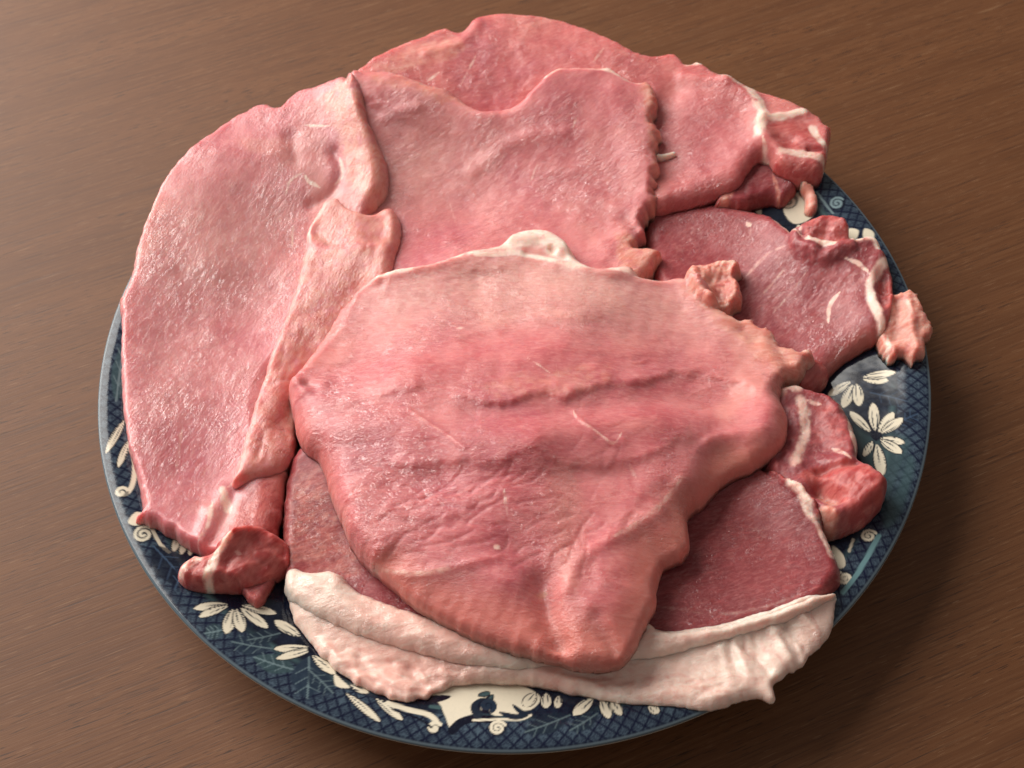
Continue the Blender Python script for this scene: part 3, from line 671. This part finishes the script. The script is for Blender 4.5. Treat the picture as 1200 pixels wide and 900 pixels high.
# ---- back cutlet
A_ = cutlet(690, 150, 'farthest cutlet at the back with white fat and red lobes at its right end')
piece('under_lobe', [(838, 244, 3, .5), (842, 225, 3), (850, 190), (880, 165), (915, 170), (930, 195, 3), (934, 212, 3, .6), (930, 230, 3, .7), (915, 241, 3, .6), (895, 240, 3, .6), (872, 247, 3, .6), (855, 246, 3, .5)], 6, M_low_shaded, A_, seed=31, sigma=6, lump=(1.0, 9, 1),
      paint=[([(848, 236), (858, 220), (866, 212)], 1.8, TAN, .8), ([(905, 205), (915, 232)], .9, TAN, .6)])
piece('lean', [(405, 120), (412, 92, 2.6), (430, 76, 2.6), (458, 58, 2.6), (488, 46, 2.6, .5), (512, 36, 2.6, .6), (527, 33, 2.6, .6), (540, 38, 2.6, .5), (556, 24, 2.6), (585, 17, 2.6), (620, 18, 2.6), (650, 23, 2.6), (680, 32, 2.6), (720, 50, 2.6), (758, 65, 2.6, .5), (790, 65, 2.6, .6), (804, 76, 3, .7), (818, 73, 3, .7), (835, 85, 3, .6), (852, 95, 3), (880, 105, 3), (905, 113, 3), (932, 123, 2.6, .5), (955, 135, 2.6, .5), (968, 150, 2.6, .6), (975, 156, 2, .5), (971, 170, 3, .5), (969, 190, 2.6, .5), (962, 210, 5), (945, 214, 5), (928, 211, 5), (912, 203, 6), (896, 188, 6), (884, 192, 5), (874, 204, 5), (866, 218, 5), (846, 228, 6), (820, 238, 6), (790, 247, 6), (765, 252), (740, 235), (690, 215), (600, 205), (480, 165), (430, 140)],
      6.5, M_back, A_, seed=32, sigma=9, lump=(.9, 18, 1), fib=(20, .1, 18, 2.6), dz=3,
      ridges=[([(850, 100), (885, 125), (892, 160), (915, 195)], 3.5, 2.2), ([(800, 90), (850, 100)], 2.6, 1.2), ([(895, 140), (940, 135)], 2.2, 1.4), ([(945, 165), (965, 180)], 3, 1.0), ([(905, 115), (950, 138), (965, 155)], 3, .8), ([(560, 30), (540, 50), (500, 62)], 2.6, 1.0), ([(790, 105), (770, 150), (790, 200)], 5, -1.4)],
      pits=[([(948, 176), (965, 178)], .9, 2.2), ([(915, 160), (925, 165)], 2.5, 1.2)],
      paint=[([(848, 93), (870, 103), (884, 118), (893, 138), (888, 160)], 2.3, FAT, 1), ([(893, 142), (915, 140), (940, 134)], 1.7, FAT, 1), ([(915, 178), (935, 180), (965, 187)], 1.6, FAT, .95), ([(952, 152), (958, 165), (967, 173)], 1.6, FAT, .95), ([(893, 165), (905, 190), (930, 211)], 1.1, FAT, .75), ([(558, 64), (540, 100)], .6, FAT, .5), ([(515, 85), (500, 98)], .8, FAT, .6), ([(707, 60), (695, 75)], .8, FAT, .5), ([(806, 76), (820, 75)], 1.6, FAT, .8)],
      areas=[([(772, 105), (870, 120), (868, 215), (785, 238)], 16, DEEP, .5), ([(530, 60), (690, 60), (650, 100), (560, 115)], 18, DEEP, .3), ([(480, 60), (780, 40), (790, 90), (480, 90)], 16, GLOSS, .5), ([(895, 150), (930, 142), (950, 150), (945, 172), (912, 175)], 1.5, RED, .8), ([(905, 185), (960, 192), (960, 210), (925, 208)], 1.5, RED, .9), ([(430, 80), (520, 40), (545, 60), (470, 90)], 2.6, TAN, .5), ([(600, 25), (760, 68), (800, 90), (700, 60)], 2.6, TAN, .35)])  # first DEEP area paints the shadow in the recess beside the middle cutlet
piece('hanging_strand', [(938, 208, 2), (948, 210, 2), (955, 220, 2), (958, 238, 2), (952, 252, 2), (944, 250, 2), (942, 232, 2), (938, 218, 2)], 3.5, M_back, A_, seed=33, sigma=2, areas=[([(930, 200), (965, 200), (965, 260), (930, 260)], 1, TAN, .9)], w0=2)

# ---- middle cutlet
B_ = cutlet(600, 210, 'pale pink cutlet in the middle of the pile with a ragged right edge')
piece('lean', [(405, 120), (412, 93, 2.6), (430, 91, 5), (455, 87, 5), (480, 91, 6), (502, 97, 7), (522, 102, 7), (540, 114, 6), (556, 125, 6), (580, 127, 5), (602, 121, 5), (620, 109, 2.6), (640, 90, 3), (660, 81, 3), (690, 80, 3, .5), (714, 80, 3, .6), (728, 88, 3, .8), (742, 96, 3, .9), (756, 92, 3, .9), (766, 105, 3, 1.4), (770, 128, 3, 1.6), (764, 144, 3, 1.6), (776, 158, 3, 1.6), (771, 180, 3, 1.4), (776, 196, 3, 1.4), (768, 216, 3, 1.6), (768, 240, 3, 1.6), (757, 262, 3, 1.6), (752, 282, 3, 1.6), (743, 293, 3, 1.4), (762, 290, 3, .9), (776, 298, 3, .9), (770, 312, 3, .8), (756, 330, 3), (740, 345), (690, 352, 8), (600, 340, 8), (500, 352, 8), (445, 365, 8), (425, 300), (415, 200)],
      6.5, M_mid, B_, seed=41, sigma=15, lump=(.8, 22, 1), fib=(28, .07, 14, 2.4), dz=1.5, tilt=(-0.015, 0.04),
      ridges=[([(470, 100), (520, 115), (560, 140)], 6, 1.0), ([(640, 95), (600, 135), (560, 150)], 7, .6), ([(720, 110), (735, 160), (750, 200)], 5, .9), ([(450, 140), (490, 130)], 2, .8), ([(555, 200), (600, 170), (660, 160)], 3, .7), ([(690, 230), (740, 250)], 2.6, .6), ([(735, 255), (755, 285)], 2.6, -1)],
      lips=[([(700, 320), (730, 280), (755, 240), (760, 180), (757, 120)], .8, 0.9, 8)],
      paint=flecks((450, 130, 740, 310), 60, 30, 26, 15, .4, FAT, .3, spread=35) + [([(638, 92), (660, 82), (700, 80), (725, 87)], 1.5, FAT, .9), ([(730, 92), (750, 95)], 1.6, FAT, .6), ([(680, 130), (672, 155), (690, 165)], .6, FAT, .4), ([(525, 230), (535, 265)], .5, FAT, .4), ([(555, 185), (540, 215)], .5, FAT, .4), ([(630, 195), (622, 215)], .6, FAT, .5), ([(775, 182), (790, 180)], .8, FAT, .9)],
      areas=[([(450, 150), (620, 150), (700, 200), (680, 290), (480, 290)], 20, GLOSS, .6), ([(620, 100), (730, 100), (740, 180), (640, 170)], 16, DEEP, .22), ([(430, 130), (560, 150), (540, 220), (440, 230)], 26, PALE_, .35), ([(745, 90), (785, 100), (785, 330), (745, 330), (757, 250), (762, 180)], 3.5, TAN, .75), ([(425, 88), (500, 95), (555, 120), (520, 125), (440, 105)], 3, TAN, .55), ([(720, 275), (780, 285), (775, 330), (730, 330)], 2.6, TAN, .8)])
piece('sinew_tag', [(770, 178, 1.2), (790, 177, 1.2), (793, 181, 1.2), (772, 187, 1.2)], 1.6, M_back, B_, seed=42, sigma=1, w0=1, res=.35, dz=0.6, areas=[([(765, 172), (798, 172), (798, 192), (765, 192)], 1, FAT, 1)])


# ---- bottom cutlet
F_ = cutlet(640, 680, 'bottom cutlet with shaded red lean and a thick white fat band along the front')
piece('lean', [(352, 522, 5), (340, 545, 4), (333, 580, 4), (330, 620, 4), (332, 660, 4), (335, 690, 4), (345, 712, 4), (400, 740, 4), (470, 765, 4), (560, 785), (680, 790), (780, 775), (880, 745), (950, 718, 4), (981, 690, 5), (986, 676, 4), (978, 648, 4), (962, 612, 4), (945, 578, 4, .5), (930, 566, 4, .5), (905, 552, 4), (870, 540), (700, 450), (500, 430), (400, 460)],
      7, M_low_shaded, F_, seed=51, sigma=8, lump=(.4, 18, 1), fib=(20, .2, 20, 4),
      paint=[([(925, 565), (940, 578), (948, 600), (962, 620), (975, 650)], 1.6, FAT, .75), ([(735, 705), (860, 720), (960, 690)], 1, FAT, .3)],
      areas=[([(335, 560), (380, 540), (400, 600), (430, 670), (360, 690), (330, 660)], 5, TAN, .38)])
M_fat = meat('white_fat', 10, (0.80, 0.50, 0.44), (0.87, 0.66, 0.59), rough=.34, fibre=.7, marb=.2, drift=.4, over=True)
piece('fat_band', [(334, 676, 3), (345, 668, 3), (365, 672, 3), (395, 672, 3), (420, 700, 4), (470, 722, 4), (560, 748, 4), (640, 768, 4), (720, 765, 4), (745, 742, 3), (758, 728, 3), (775, 738, 3), (830, 734, 3), (890, 718, 3), (940, 702, 3), (978, 694, 3), (979, 712, 4), (974, 738, 4, .5), (965, 755, 4, .5), (948, 768, 4, .5), (938, 782, 3, .7), (915, 795, 2, .7), (906, 803, 2, .8), (907, 822, 2, .8), (880, 818, 3, .7), (850, 828, 3, .6), (815, 833, 3, .6), (780, 828, 4), (730, 824, 4), (680, 815, 4), (630, 804, 4), (590, 800, 4), (555, 800, 4), (520, 808, 3, .7), (495, 818, 3, .8), (470, 822, 3, .8), (445, 815, 3, .8), (415, 800, 4, .6), (390, 782, 4, .6), (365, 755, 4), (345, 728, 4), (337, 700, 4)],
      2.8, M_fat, F_, seed=52, sigma=5, lump=(.8, 12, 1), fib=(-8, .3, 26, 4), res=.5,
      ridges=[([(380, 765), (430, 790), (480, 805)], 3.0, 1.0), ([(560, 790), (660, 800), (780, 812), (860, 812)], 4, .8), ([(860, 748), (878, 795)], 1.6, .9), ([(882, 745), (902, 790)], 1.3, -.8), ([(905, 738), (930, 778)], 1.6, 1.0), ([(922, 732), (948, 765)], 1.2, -.8), ([(940, 722), (965, 748)], 1.3, .9), ([(845, 760), (855, 800)], 1.5, .6), ([(420, 770), (440, 800)], 1.4, -.7), ([(480, 785), (500, 812)], 1.6, -.8), ([(520, 785), (530, 805)], 1.5, .7)] + grooves((390, 762, 560, 812), 20, -18, 46, 84, .9, -.45) + grooves((850, 730, 965, 792), 16, -62, 40, 85, 1.0, -.5) + grooves((580, 790, 860, 822), 18, -4, 60, 86, .8, -.3),
      areas=[([(320, 650), (1000, 650), (1000, 850), (320, 850)], 1, FAT, 1.6)],
      paint=[([(600, 790), (700, 800), (760, 790)], 6, TAN, .4), ([(390, 740), (470, 775), (560, 790)], 2.5, TAN, .35), ([(870, 740), (930, 745)], 4, TAN, .25)] + flecks((390, 760, 560, 812), 22, -18, 50, 81, .9, TAN, .55) + flecks((600, 785, 900, 822), 26, -4, 60, 82, .8, TAN, .5) + flecks((850, 730, 965, 790), 14, -62, 40, 83, .9, TAN, .5))
piece('fat_roll', [(333, 692, 3), (336, 678, 2.5), (346, 668, 2.5), (366, 671, 2.5, .5), (396, 671, 2.5, .6), (420, 692, 3), (470, 712, 3), (560, 740, 3), (640, 760, 3), (664, 772, 2), (650, 779, 2), (610, 785, 2.5), (560, 781, 3), (500, 768, 3.5), (440, 750, 3.5), (392, 731, 3.5), (356, 714, 3.5), (340, 704, 3)], 2.4, M_fat, F_, seed=53, sigma=4, lump=(.6, 12, 1), fib=(-20, .3, 22, 4),
      areas=[([(320, 650), (700, 650), (700, 800), (320, 800)], 1, FAT, 1.6)], paint=[([(400, 712), (470, 738), (560, 764)], 2.0, TAN, .35), ([(350, 690), (380, 705)], 2.0, TAN, .3)], ridges=[([(400, 690), (450, 722)], 1.5, -.6), ([(360, 680), (395, 700), (430, 728)], 1.6, .5)])
piece('fat_roll', [(728, 772, 2), (742, 752, 2), (752, 734, 2), (762, 728, 2, .5), (778, 740, 2), (830, 736, 2), (890, 722, 2), (940, 705, 2), (979, 693, 2), (977, 703, 2), (935, 722, 2.5), (880, 741, 2.5), (820, 757, 2.5), (770, 770, 2.5)], 2.6, M_fat, F_, seed=54, sigma=3, lump=(.5, 8, 1), fib=(12, .3, 18, 3), res=.45,
      areas=[([(700, 680), (1000, 680), (1000, 800), (700, 800)], 1, FAT, 1.5)], paint=[([(780, 752), (860, 740), (940, 716)], 1.4, TAN, .5)])

# ---- left cutlet
C_ = cutlet(270, 400, 'large pale cutlet along the left side with a folded orange edge')
piece('lean', [(157, 612, 3, .6), (166, 598, 3), (160, 560, 3), (150, 520, 2.6), (144, 475, 2.6), (142, 425, 2.6), (144, 385, 2.6), (140, 358, 3, .6), (150, 338, 3), (160, 300, 2.6), (171, 268, 2.6), (191, 221, 2.6), (216, 185, 2.6), (240, 164, 2.6), (270, 140, 2.6, .5), (298, 124, 2.6, .6), (311, 121, 2.6, .6), (326, 125, 2.6, .5), (346, 110, 2.6), (376, 95, 5), (398, 88, 5), (412, 92, 5), (424, 112, 6), (432, 140, 6), (444, 165, 6), (454, 192, 6), (454, 224, 6), (443, 246, 5), (430, 262, 2.6), (440, 300, 6), (430, 335, 9), (405, 370, 14), (378, 412, 14), (352, 452, 15), (340, 485, 15), (340, 520, 13), (336, 545, 10), (331, 575, 8), (328, 605, 7), (322, 630, 6), (300, 650, 5), (262, 660, 2.6), (232, 650, 2.6), (218, 641, 2.6, .6), (192, 627, 2.6, .7), (174, 616, 3, .7)],
      7.5, M_left, C_, seed=61, sigma=10, lump=(.8, 24, 1), fib=(60, .07, 14, 2.4),
      ridges=[([(392, 180), (400, 205), (388, 228), (365, 240)], 2.2, -1.4), ([(415, 130), (435, 190), (435, 225)], 5, 1.6), ([(342, 160), (345, 190)], 3, -.9), ([(262, 580), (250, 620)], 2.5, .8), ([(245, 600), (232, 640)], 2, .8), ([(275, 575), (262, 610), (240, 650)], 2, -1.2)],
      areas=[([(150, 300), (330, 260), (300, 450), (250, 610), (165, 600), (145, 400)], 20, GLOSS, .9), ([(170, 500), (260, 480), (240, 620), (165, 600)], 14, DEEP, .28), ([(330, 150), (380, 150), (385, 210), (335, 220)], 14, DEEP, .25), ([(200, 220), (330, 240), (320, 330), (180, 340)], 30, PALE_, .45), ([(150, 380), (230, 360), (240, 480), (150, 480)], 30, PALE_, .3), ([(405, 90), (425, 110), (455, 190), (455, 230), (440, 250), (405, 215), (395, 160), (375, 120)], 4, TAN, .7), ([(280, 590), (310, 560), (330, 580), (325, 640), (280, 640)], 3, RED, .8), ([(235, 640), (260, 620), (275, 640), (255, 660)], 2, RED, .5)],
      paint=flecks((165, 200, 330, 600), 130, 70, 20, 8, .45, FAT, .34, spread=45) + flecks((170, 520, 250, 620), 40, 70, 16, 9, .6, RED, .4, spread=30) + [([(355, 148), (375, 150), (388, 150)], .6, FAT, .6), ([(358, 208), (362, 215), (375, 222)], .9, FAT, .8), ([(398, 185), (402, 205), (392, 218)], 1.0, FAT, .7), ([(335, 230), (340, 215), (355, 205)], .7, FAT, .6), ([(343, 265), (342, 290)], .7, FAT, .7), ([(262, 575), (268, 598)], 1.5, FAT, .8), ([(268, 572), (295, 552), (322, 545)], 1.1, FAT, .7), ([(250, 590), (245, 620), (230, 640)], .9, FAT, .7), ([(215, 500), (210, 530), (205, 560)], .6, FAT, .5), ([(335, 160), (343, 190)], 1.6, RED, .4), ([(160, 610), (170, 613)], 1.6, FAT, .8)])
piece('folded_edge', [(272, 568, 3), (284, 525, 2.5), (300, 470, 2.5), (314, 425, 2.5), (332, 378, 2.5), (347, 335, 2.5), (357, 292, 2.2), (361, 268, 2.2), (372, 250, 2.5), (380, 236, 2.5, .5), (395, 233, 2.5, .5), (408, 244, 2.5), (425, 250, 2.5), (440, 249, 2.5), (452, 243, 2.5), (461, 244, 3), (469, 258, 3), (470, 276, 4), (464, 295, 5), (458, 320, 6), (448, 345, 9), (425, 375, 9), (395, 412, 9), (365, 450, 10), (348, 490, 10), (344, 525, 9), (336, 545, 8), (322, 556, 5), (298, 562, 4)], 4.2, M_left, C_, seed=62, sigma=5, lump=(.7, 12, 1), fib=(70, .1, 12, 4),
      lips=[([(466, 290), (430, 287), (395, 289), (362, 287)], 1.0, 1.9, 8), ([(400, 355), (370, 372), (345, 372)], 1.0, .8, 6)], ridges=[([(372, 270), (388, 284)], 3, -1.2), ([(458, 252), (462, 285)], 2.5, .7), ([(365, 400), (350, 450), (330, 500)], 3, -1.0), ([(330, 440), (315, 490)], 2.5, .6)] + grooves((300, 400, 350, 540), 14, 65, 40, 6, .9, -.3),
      areas=[([(345, 290), (470, 290), (470, 340), (380, 430), (345, 520), (330, 560), (270, 570), (300, 460)], 4, TAN, .55), ([(360, 240), (400, 230), (470, 245), (470, 290), (365, 290)], 5, TAN, .55), ([(300, 450), (345, 430), (340, 545), (285, 550)], 8, RED, .3)],
      paint=[([(352, 315), (360, 275), (380, 238), (398, 237)], .9, FAT, .5), ([(320, 410), (298, 480), (280, 545)], .7, FAT, .35)])
piece('hanging_shred', [(270, 675, 3), (300, 665, 3), (322, 672, 3), (316, 690, 2.5), (310, 702, 2, .6), (303, 711, 2, .6), (293, 707, 2, .6), (284, 695, 2)], 4, M_shaded, C_, seed=64, sigma=4, areas=[([(265, 660), (325, 660), (325, 715), (265, 715)], 1, RED, .5)])
piece('red_tip', [(236, 698, 3), (216, 691, 4), (208, 676, 4), (212, 660, 4), (228, 648, 4), (245, 648, 4), (262, 632, 3), (278, 619, 3), (298, 614, 4), (322, 622, 5), (337, 638, 5), (341, 660, 6), (330, 676, 7), (308, 690, 7), (285, 697, 6), (260, 698, 5)], 11, M_shaded, C_, seed=63, sigma=4, dz=-3, lump=(1.7, 8, 1), res=.42,
      ridges=[([(240, 690), (255, 660), (275, 625)], 2.5, 1.4), ([(290, 630), (285, 690)], 3, .8), ([(228, 665), (240, 680)], 2.5, -.8), ([(276, 622), (300, 618), (325, 628)], 2, 1.0)],
      paint=[([(236, 697), (246, 672), (258, 650), (270, 632)], 1.5, FAT, 1), ([(213, 670), (222, 660), (232, 655)], 1.8, FAT, .7), ([(278, 650), (284, 652)], .9, FAT, .5), ([(300, 664), (304, 668)], 1.2, TAN, .6)],
      areas=[([(205, 640), (345, 605), (345, 705), (205, 705)], 2, RED, 1)])

# ---- front cutlet
E_ = cutlet(630, 520, 'large front cutlet on top of the pile with creased face and thick orange side')
piece('torn_flap', [(803, 318, 2, .8), (815, 311, 2, .9), (830, 309, 2, .9), (845, 305, 2, 1.2), (858, 304, 2, 1.2), (869, 312, 2, 1.2), (868, 322, 2, 1.2), (862, 332, 2, 1.3), (868, 345, 2, 1.4), (873, 357, 2, 1.4), (862, 368, 2, 1.2), (845, 378, 3), (820, 372, 3), (806, 345, 2, .8)], 7, M_back, E_, seed=71, sigma=3, res=.42, lump=(2.6, 6, 1), ridges=[([(850, 308), (862, 315), (858, 345)], 2, 2.0), ([(840, 330), (845, 350)], 3, -2)],
      areas=[([(795, 300), (880, 300), (880, 380), (795, 380)], 1, TAN, .95), ([(835, 325), (855, 325), (858, 350), (838, 350)], 2, RED, .5)], paint=[([(812, 315), (840, 312), (864, 310)], 1.2, FAT, .5)])
piece('lean', [(337, 460, 5), (343, 446, 5), (362, 418, 6), (384, 386, 6), (400, 360, 5), (420, 341, 2.6), (438, 329, 3), (462, 320, 2.5), (500, 315, 3), (530, 308, 3), (546, 300, 3, .6), (580, 296, 3), (600, 281, 3), (625, 275, 2.6), (650, 280, 2.6), (668, 296, 2.6), (681, 312, 3), (702, 320, 3, .6), (722, 318, 3, .7), (742, 322, 3, .7), (760, 331, 3), (800, 328, 3, .5), (812, 334, 3, .7), (830, 350, 3, 1.4), (850, 368, 3, 1.4), (872, 372, 3, 1.7), (890, 384, 3, 1.8), (908, 388, 3, 1.8), (920, 408, 3, 1.6), (950, 412, 2, 1.0), (948, 432, 3, 1.2), (936, 450, 3), (918, 456, 2.6), (914, 470, 6), (924, 488, 8), (922, 512, 9), (908, 532, 10), (885, 548, 11), (852, 562, 12), (825, 588, 12), (807, 602, 12), (809, 634, 11), (800, 652, 11), (780, 662, 15), (770, 684, 17), (770, 705, 18), (757, 730, 19), (745, 756, 20), (728, 776, 20), (690, 782, 21), (660, 775, 20), (600, 760, 18), (560, 746, 17), (520, 726, 16), (480, 702, 14), (455, 682, 12), (430, 660, 6), (410, 635, 5), (395, 600, 7), (385, 575, 9), (381, 555, 9.4), (372, 538, 9.4), (356, 524, 9.4), (346, 505, 9), (341, 480, 6)],
      10.5, M_top, E_, seed=72, sigma=12, pits=[([(656, 452), (668, 458)], 2.6, -.8), ([(700, 436), (712, 442)], 3.2, -1.0), ([(735, 446), (748, 444)], 3, -.6), ([(728, 520)], 1.8, -.6), ([(350, 452)], 2.0, -.8)], lump=(1.0, 26, 1), fib=(-6, .17, 17, 2.6), dz=1.0, tilt=(-0.09, -0.03),
      ridges=[([(636, 680), (644, 710), (655, 745)], 4.0, -3.6), ([(600, 640), (625, 660), (640, 695)], 7, -1.8), ([(655, 700), (680, 750), (715, 770)], 3.5, 1.0), ([(700, 720), (722, 755)], 2.2, -1.2), ([(800, 565), (765, 602), (715, 632), (680, 655), (662, 690)], 2.6, .9), ([(407, 640), (433, 653), (483, 668), (533, 663), (580, 653)], 1.8, .7), ([(400, 505), (540, 512), (620, 522)], 6, 1.2), ([(640, 512), (760, 500), (890, 488)], 6, 1.4), ([(460, 568), (560, 562), (660, 560), (740, 555)], 5, -1.3), ([(560, 482), (660, 482), (760, 468), (850, 468)], 5, -1.1), ([(470, 440), (560, 425), (650, 420), (760, 415)], 8, .9), ([(345, 452), (360, 462), (380, 455)], 2.2, .9), ([(360, 455), (370, 460)], 1.6, -1.0), ([(400, 430), (470, 412)], 3, -.7), ([(600, 285), (635, 282), (662, 294)], 3.5, 2.2), ([(618, 302), (660, 306)], 1.6, -1.0), ([(646, 296), (648, 298)], 1.0, -1.6), ([(440, 330), (540, 308), (600, 298), (700, 325), (800, 332)], 2.2, .9), ([(800, 340), (860, 385), (930, 430)], 4, .8), ([(870, 390), (885, 400)], 2.5, -1.5), ([(905, 400), (930, 440)], 2.5, -1.2), ([(672, 482), (690, 505), (720, 525)], .8, .5), ([(480, 485), (545, 530)], .7, .4), ([(830, 520), (850, 512), (890, 505)], 2.5, 1.0)] + grooves((420, 555, 640, 655), 40, 10, 46, 31, .5, -.24, spread=22) + grooves((380, 480, 560, 560), 22, -8, 40, 32, .5, -.14) + grooves((600, 470, 880, 560), 24, 5, 55, 33, .5, -.1) + grooves((430, 350, 860, 440), 26, -4, 50, 34, .6, -.08) + grooves((640, 600, 740, 660), 14, 35, 30, 35, .5, -.2),
      lips=[([(520, 462), (543, 467), (587, 473), (640, 462), (660, 470), (693, 457), (722, 453), (755, 450), (785, 440), (830, 443), (872, 457), (905, 477)], .7, 1.6, 8), ([(430, 540), (453, 543), (500, 547), (540, 542), (577, 548), (613, 537), (660, 545), (733, 543), (790, 525), (850, 500)], .8, 1.1, 7), ([(395, 480), (440, 470), (500, 455)], .8, .9, 5), ([(440, 600), (500, 610), (560, 600)], .6, .6, 4), ([(430, 420), (520, 400), (600, 395)], 1, .7, 6), ([(600, 385), (720, 380), (840, 400)], 1, .7, 7), ([(400, 585), (430, 592)], 1, .3, 6)],
      paint=flecks((400, 350, 880, 620), 60, -20, 24, 36, .4, FAT, .3, spread=30) + flecks((420, 555, 620, 655), 30, 10, 46, 31, .6, RED, .32, spread=22) + [([(440, 328), (500, 315), (545, 303), (585, 296)], 1.5, FAT, .75), ([(590, 292), (625, 284), (652, 292), (674, 310)], 5.0, FAT, 1), ([(560, 304), (610, 302), (670, 315), (720, 322), (755, 328)], 1.6, FAT, .9), ([(470, 335), (560, 318), (640, 322)], 5, FAT, .22), ([(760, 332), (810, 334)], 1.5, FAT, .45), ([(482, 486), (510, 505), (545, 528)], .5, FAT, .45), ([(672, 480), (678, 496), (695, 508), (718, 524), (728, 512)], .7, FAT, .5), ([(590, 575), (596, 610)], .7, FAT, .5), ([(580, 640), (586, 643)], 1.0, FAT, 1), ([(505, 366), (530, 382)], .5, FAT, .5), ([(534, 388), (544, 386)], .9, FAT, .6), ([(617, 424), (645, 440)], .6, FAT, .55), ([(738, 545), (745, 560)], 1.2, FAT, .4), ([(628, 690), (640, 686)], 1.2, TAN, .8), ([(800, 562), (765, 600), (720, 630)], 1.2, FAT, .42), ([(905, 395), (945, 412)], 1.4, FAT, .6), ([(405, 638), (435, 653), (483, 668), (535, 664)], 1.0, FAT, .5), ([(700, 775), (735, 772)], 1, FAT, .5), ([(440, 700), (450, 690)], 1, FAT, .2)],
      areas=[([(420, 340), (600, 296), (760, 325), (860, 390), (760, 385), (600, 368), (450, 385)], 24, PALE_, .55), ([(345, 470), (420, 440), (480, 480), (520, 560), (440, 600), (385, 560)], 14, GLOSS, 1), ([(342, 475), (400, 462), (430, 530), (390, 556)], 16, DEEP, .6), ([(540, 480), (800, 465), (780, 520), (560, 530)], 20, DEEP, .16), ([(430, 560), (620, 570), (600, 640), (450, 640)], 14, DEEP, .2), ([(545, 455), (590, 440), (650, 435), (715, 425), (720, 452), (660, 468), (600, 472)], 3, TAN, .4), ([(800, 330), (830, 345), (950, 405), (950, 445), (905, 440), (850, 390), (800, 345)], 3.5, TAN, .8)])  # PALE_ area paints window sheen; DEEP at the left paints the rounding's shading
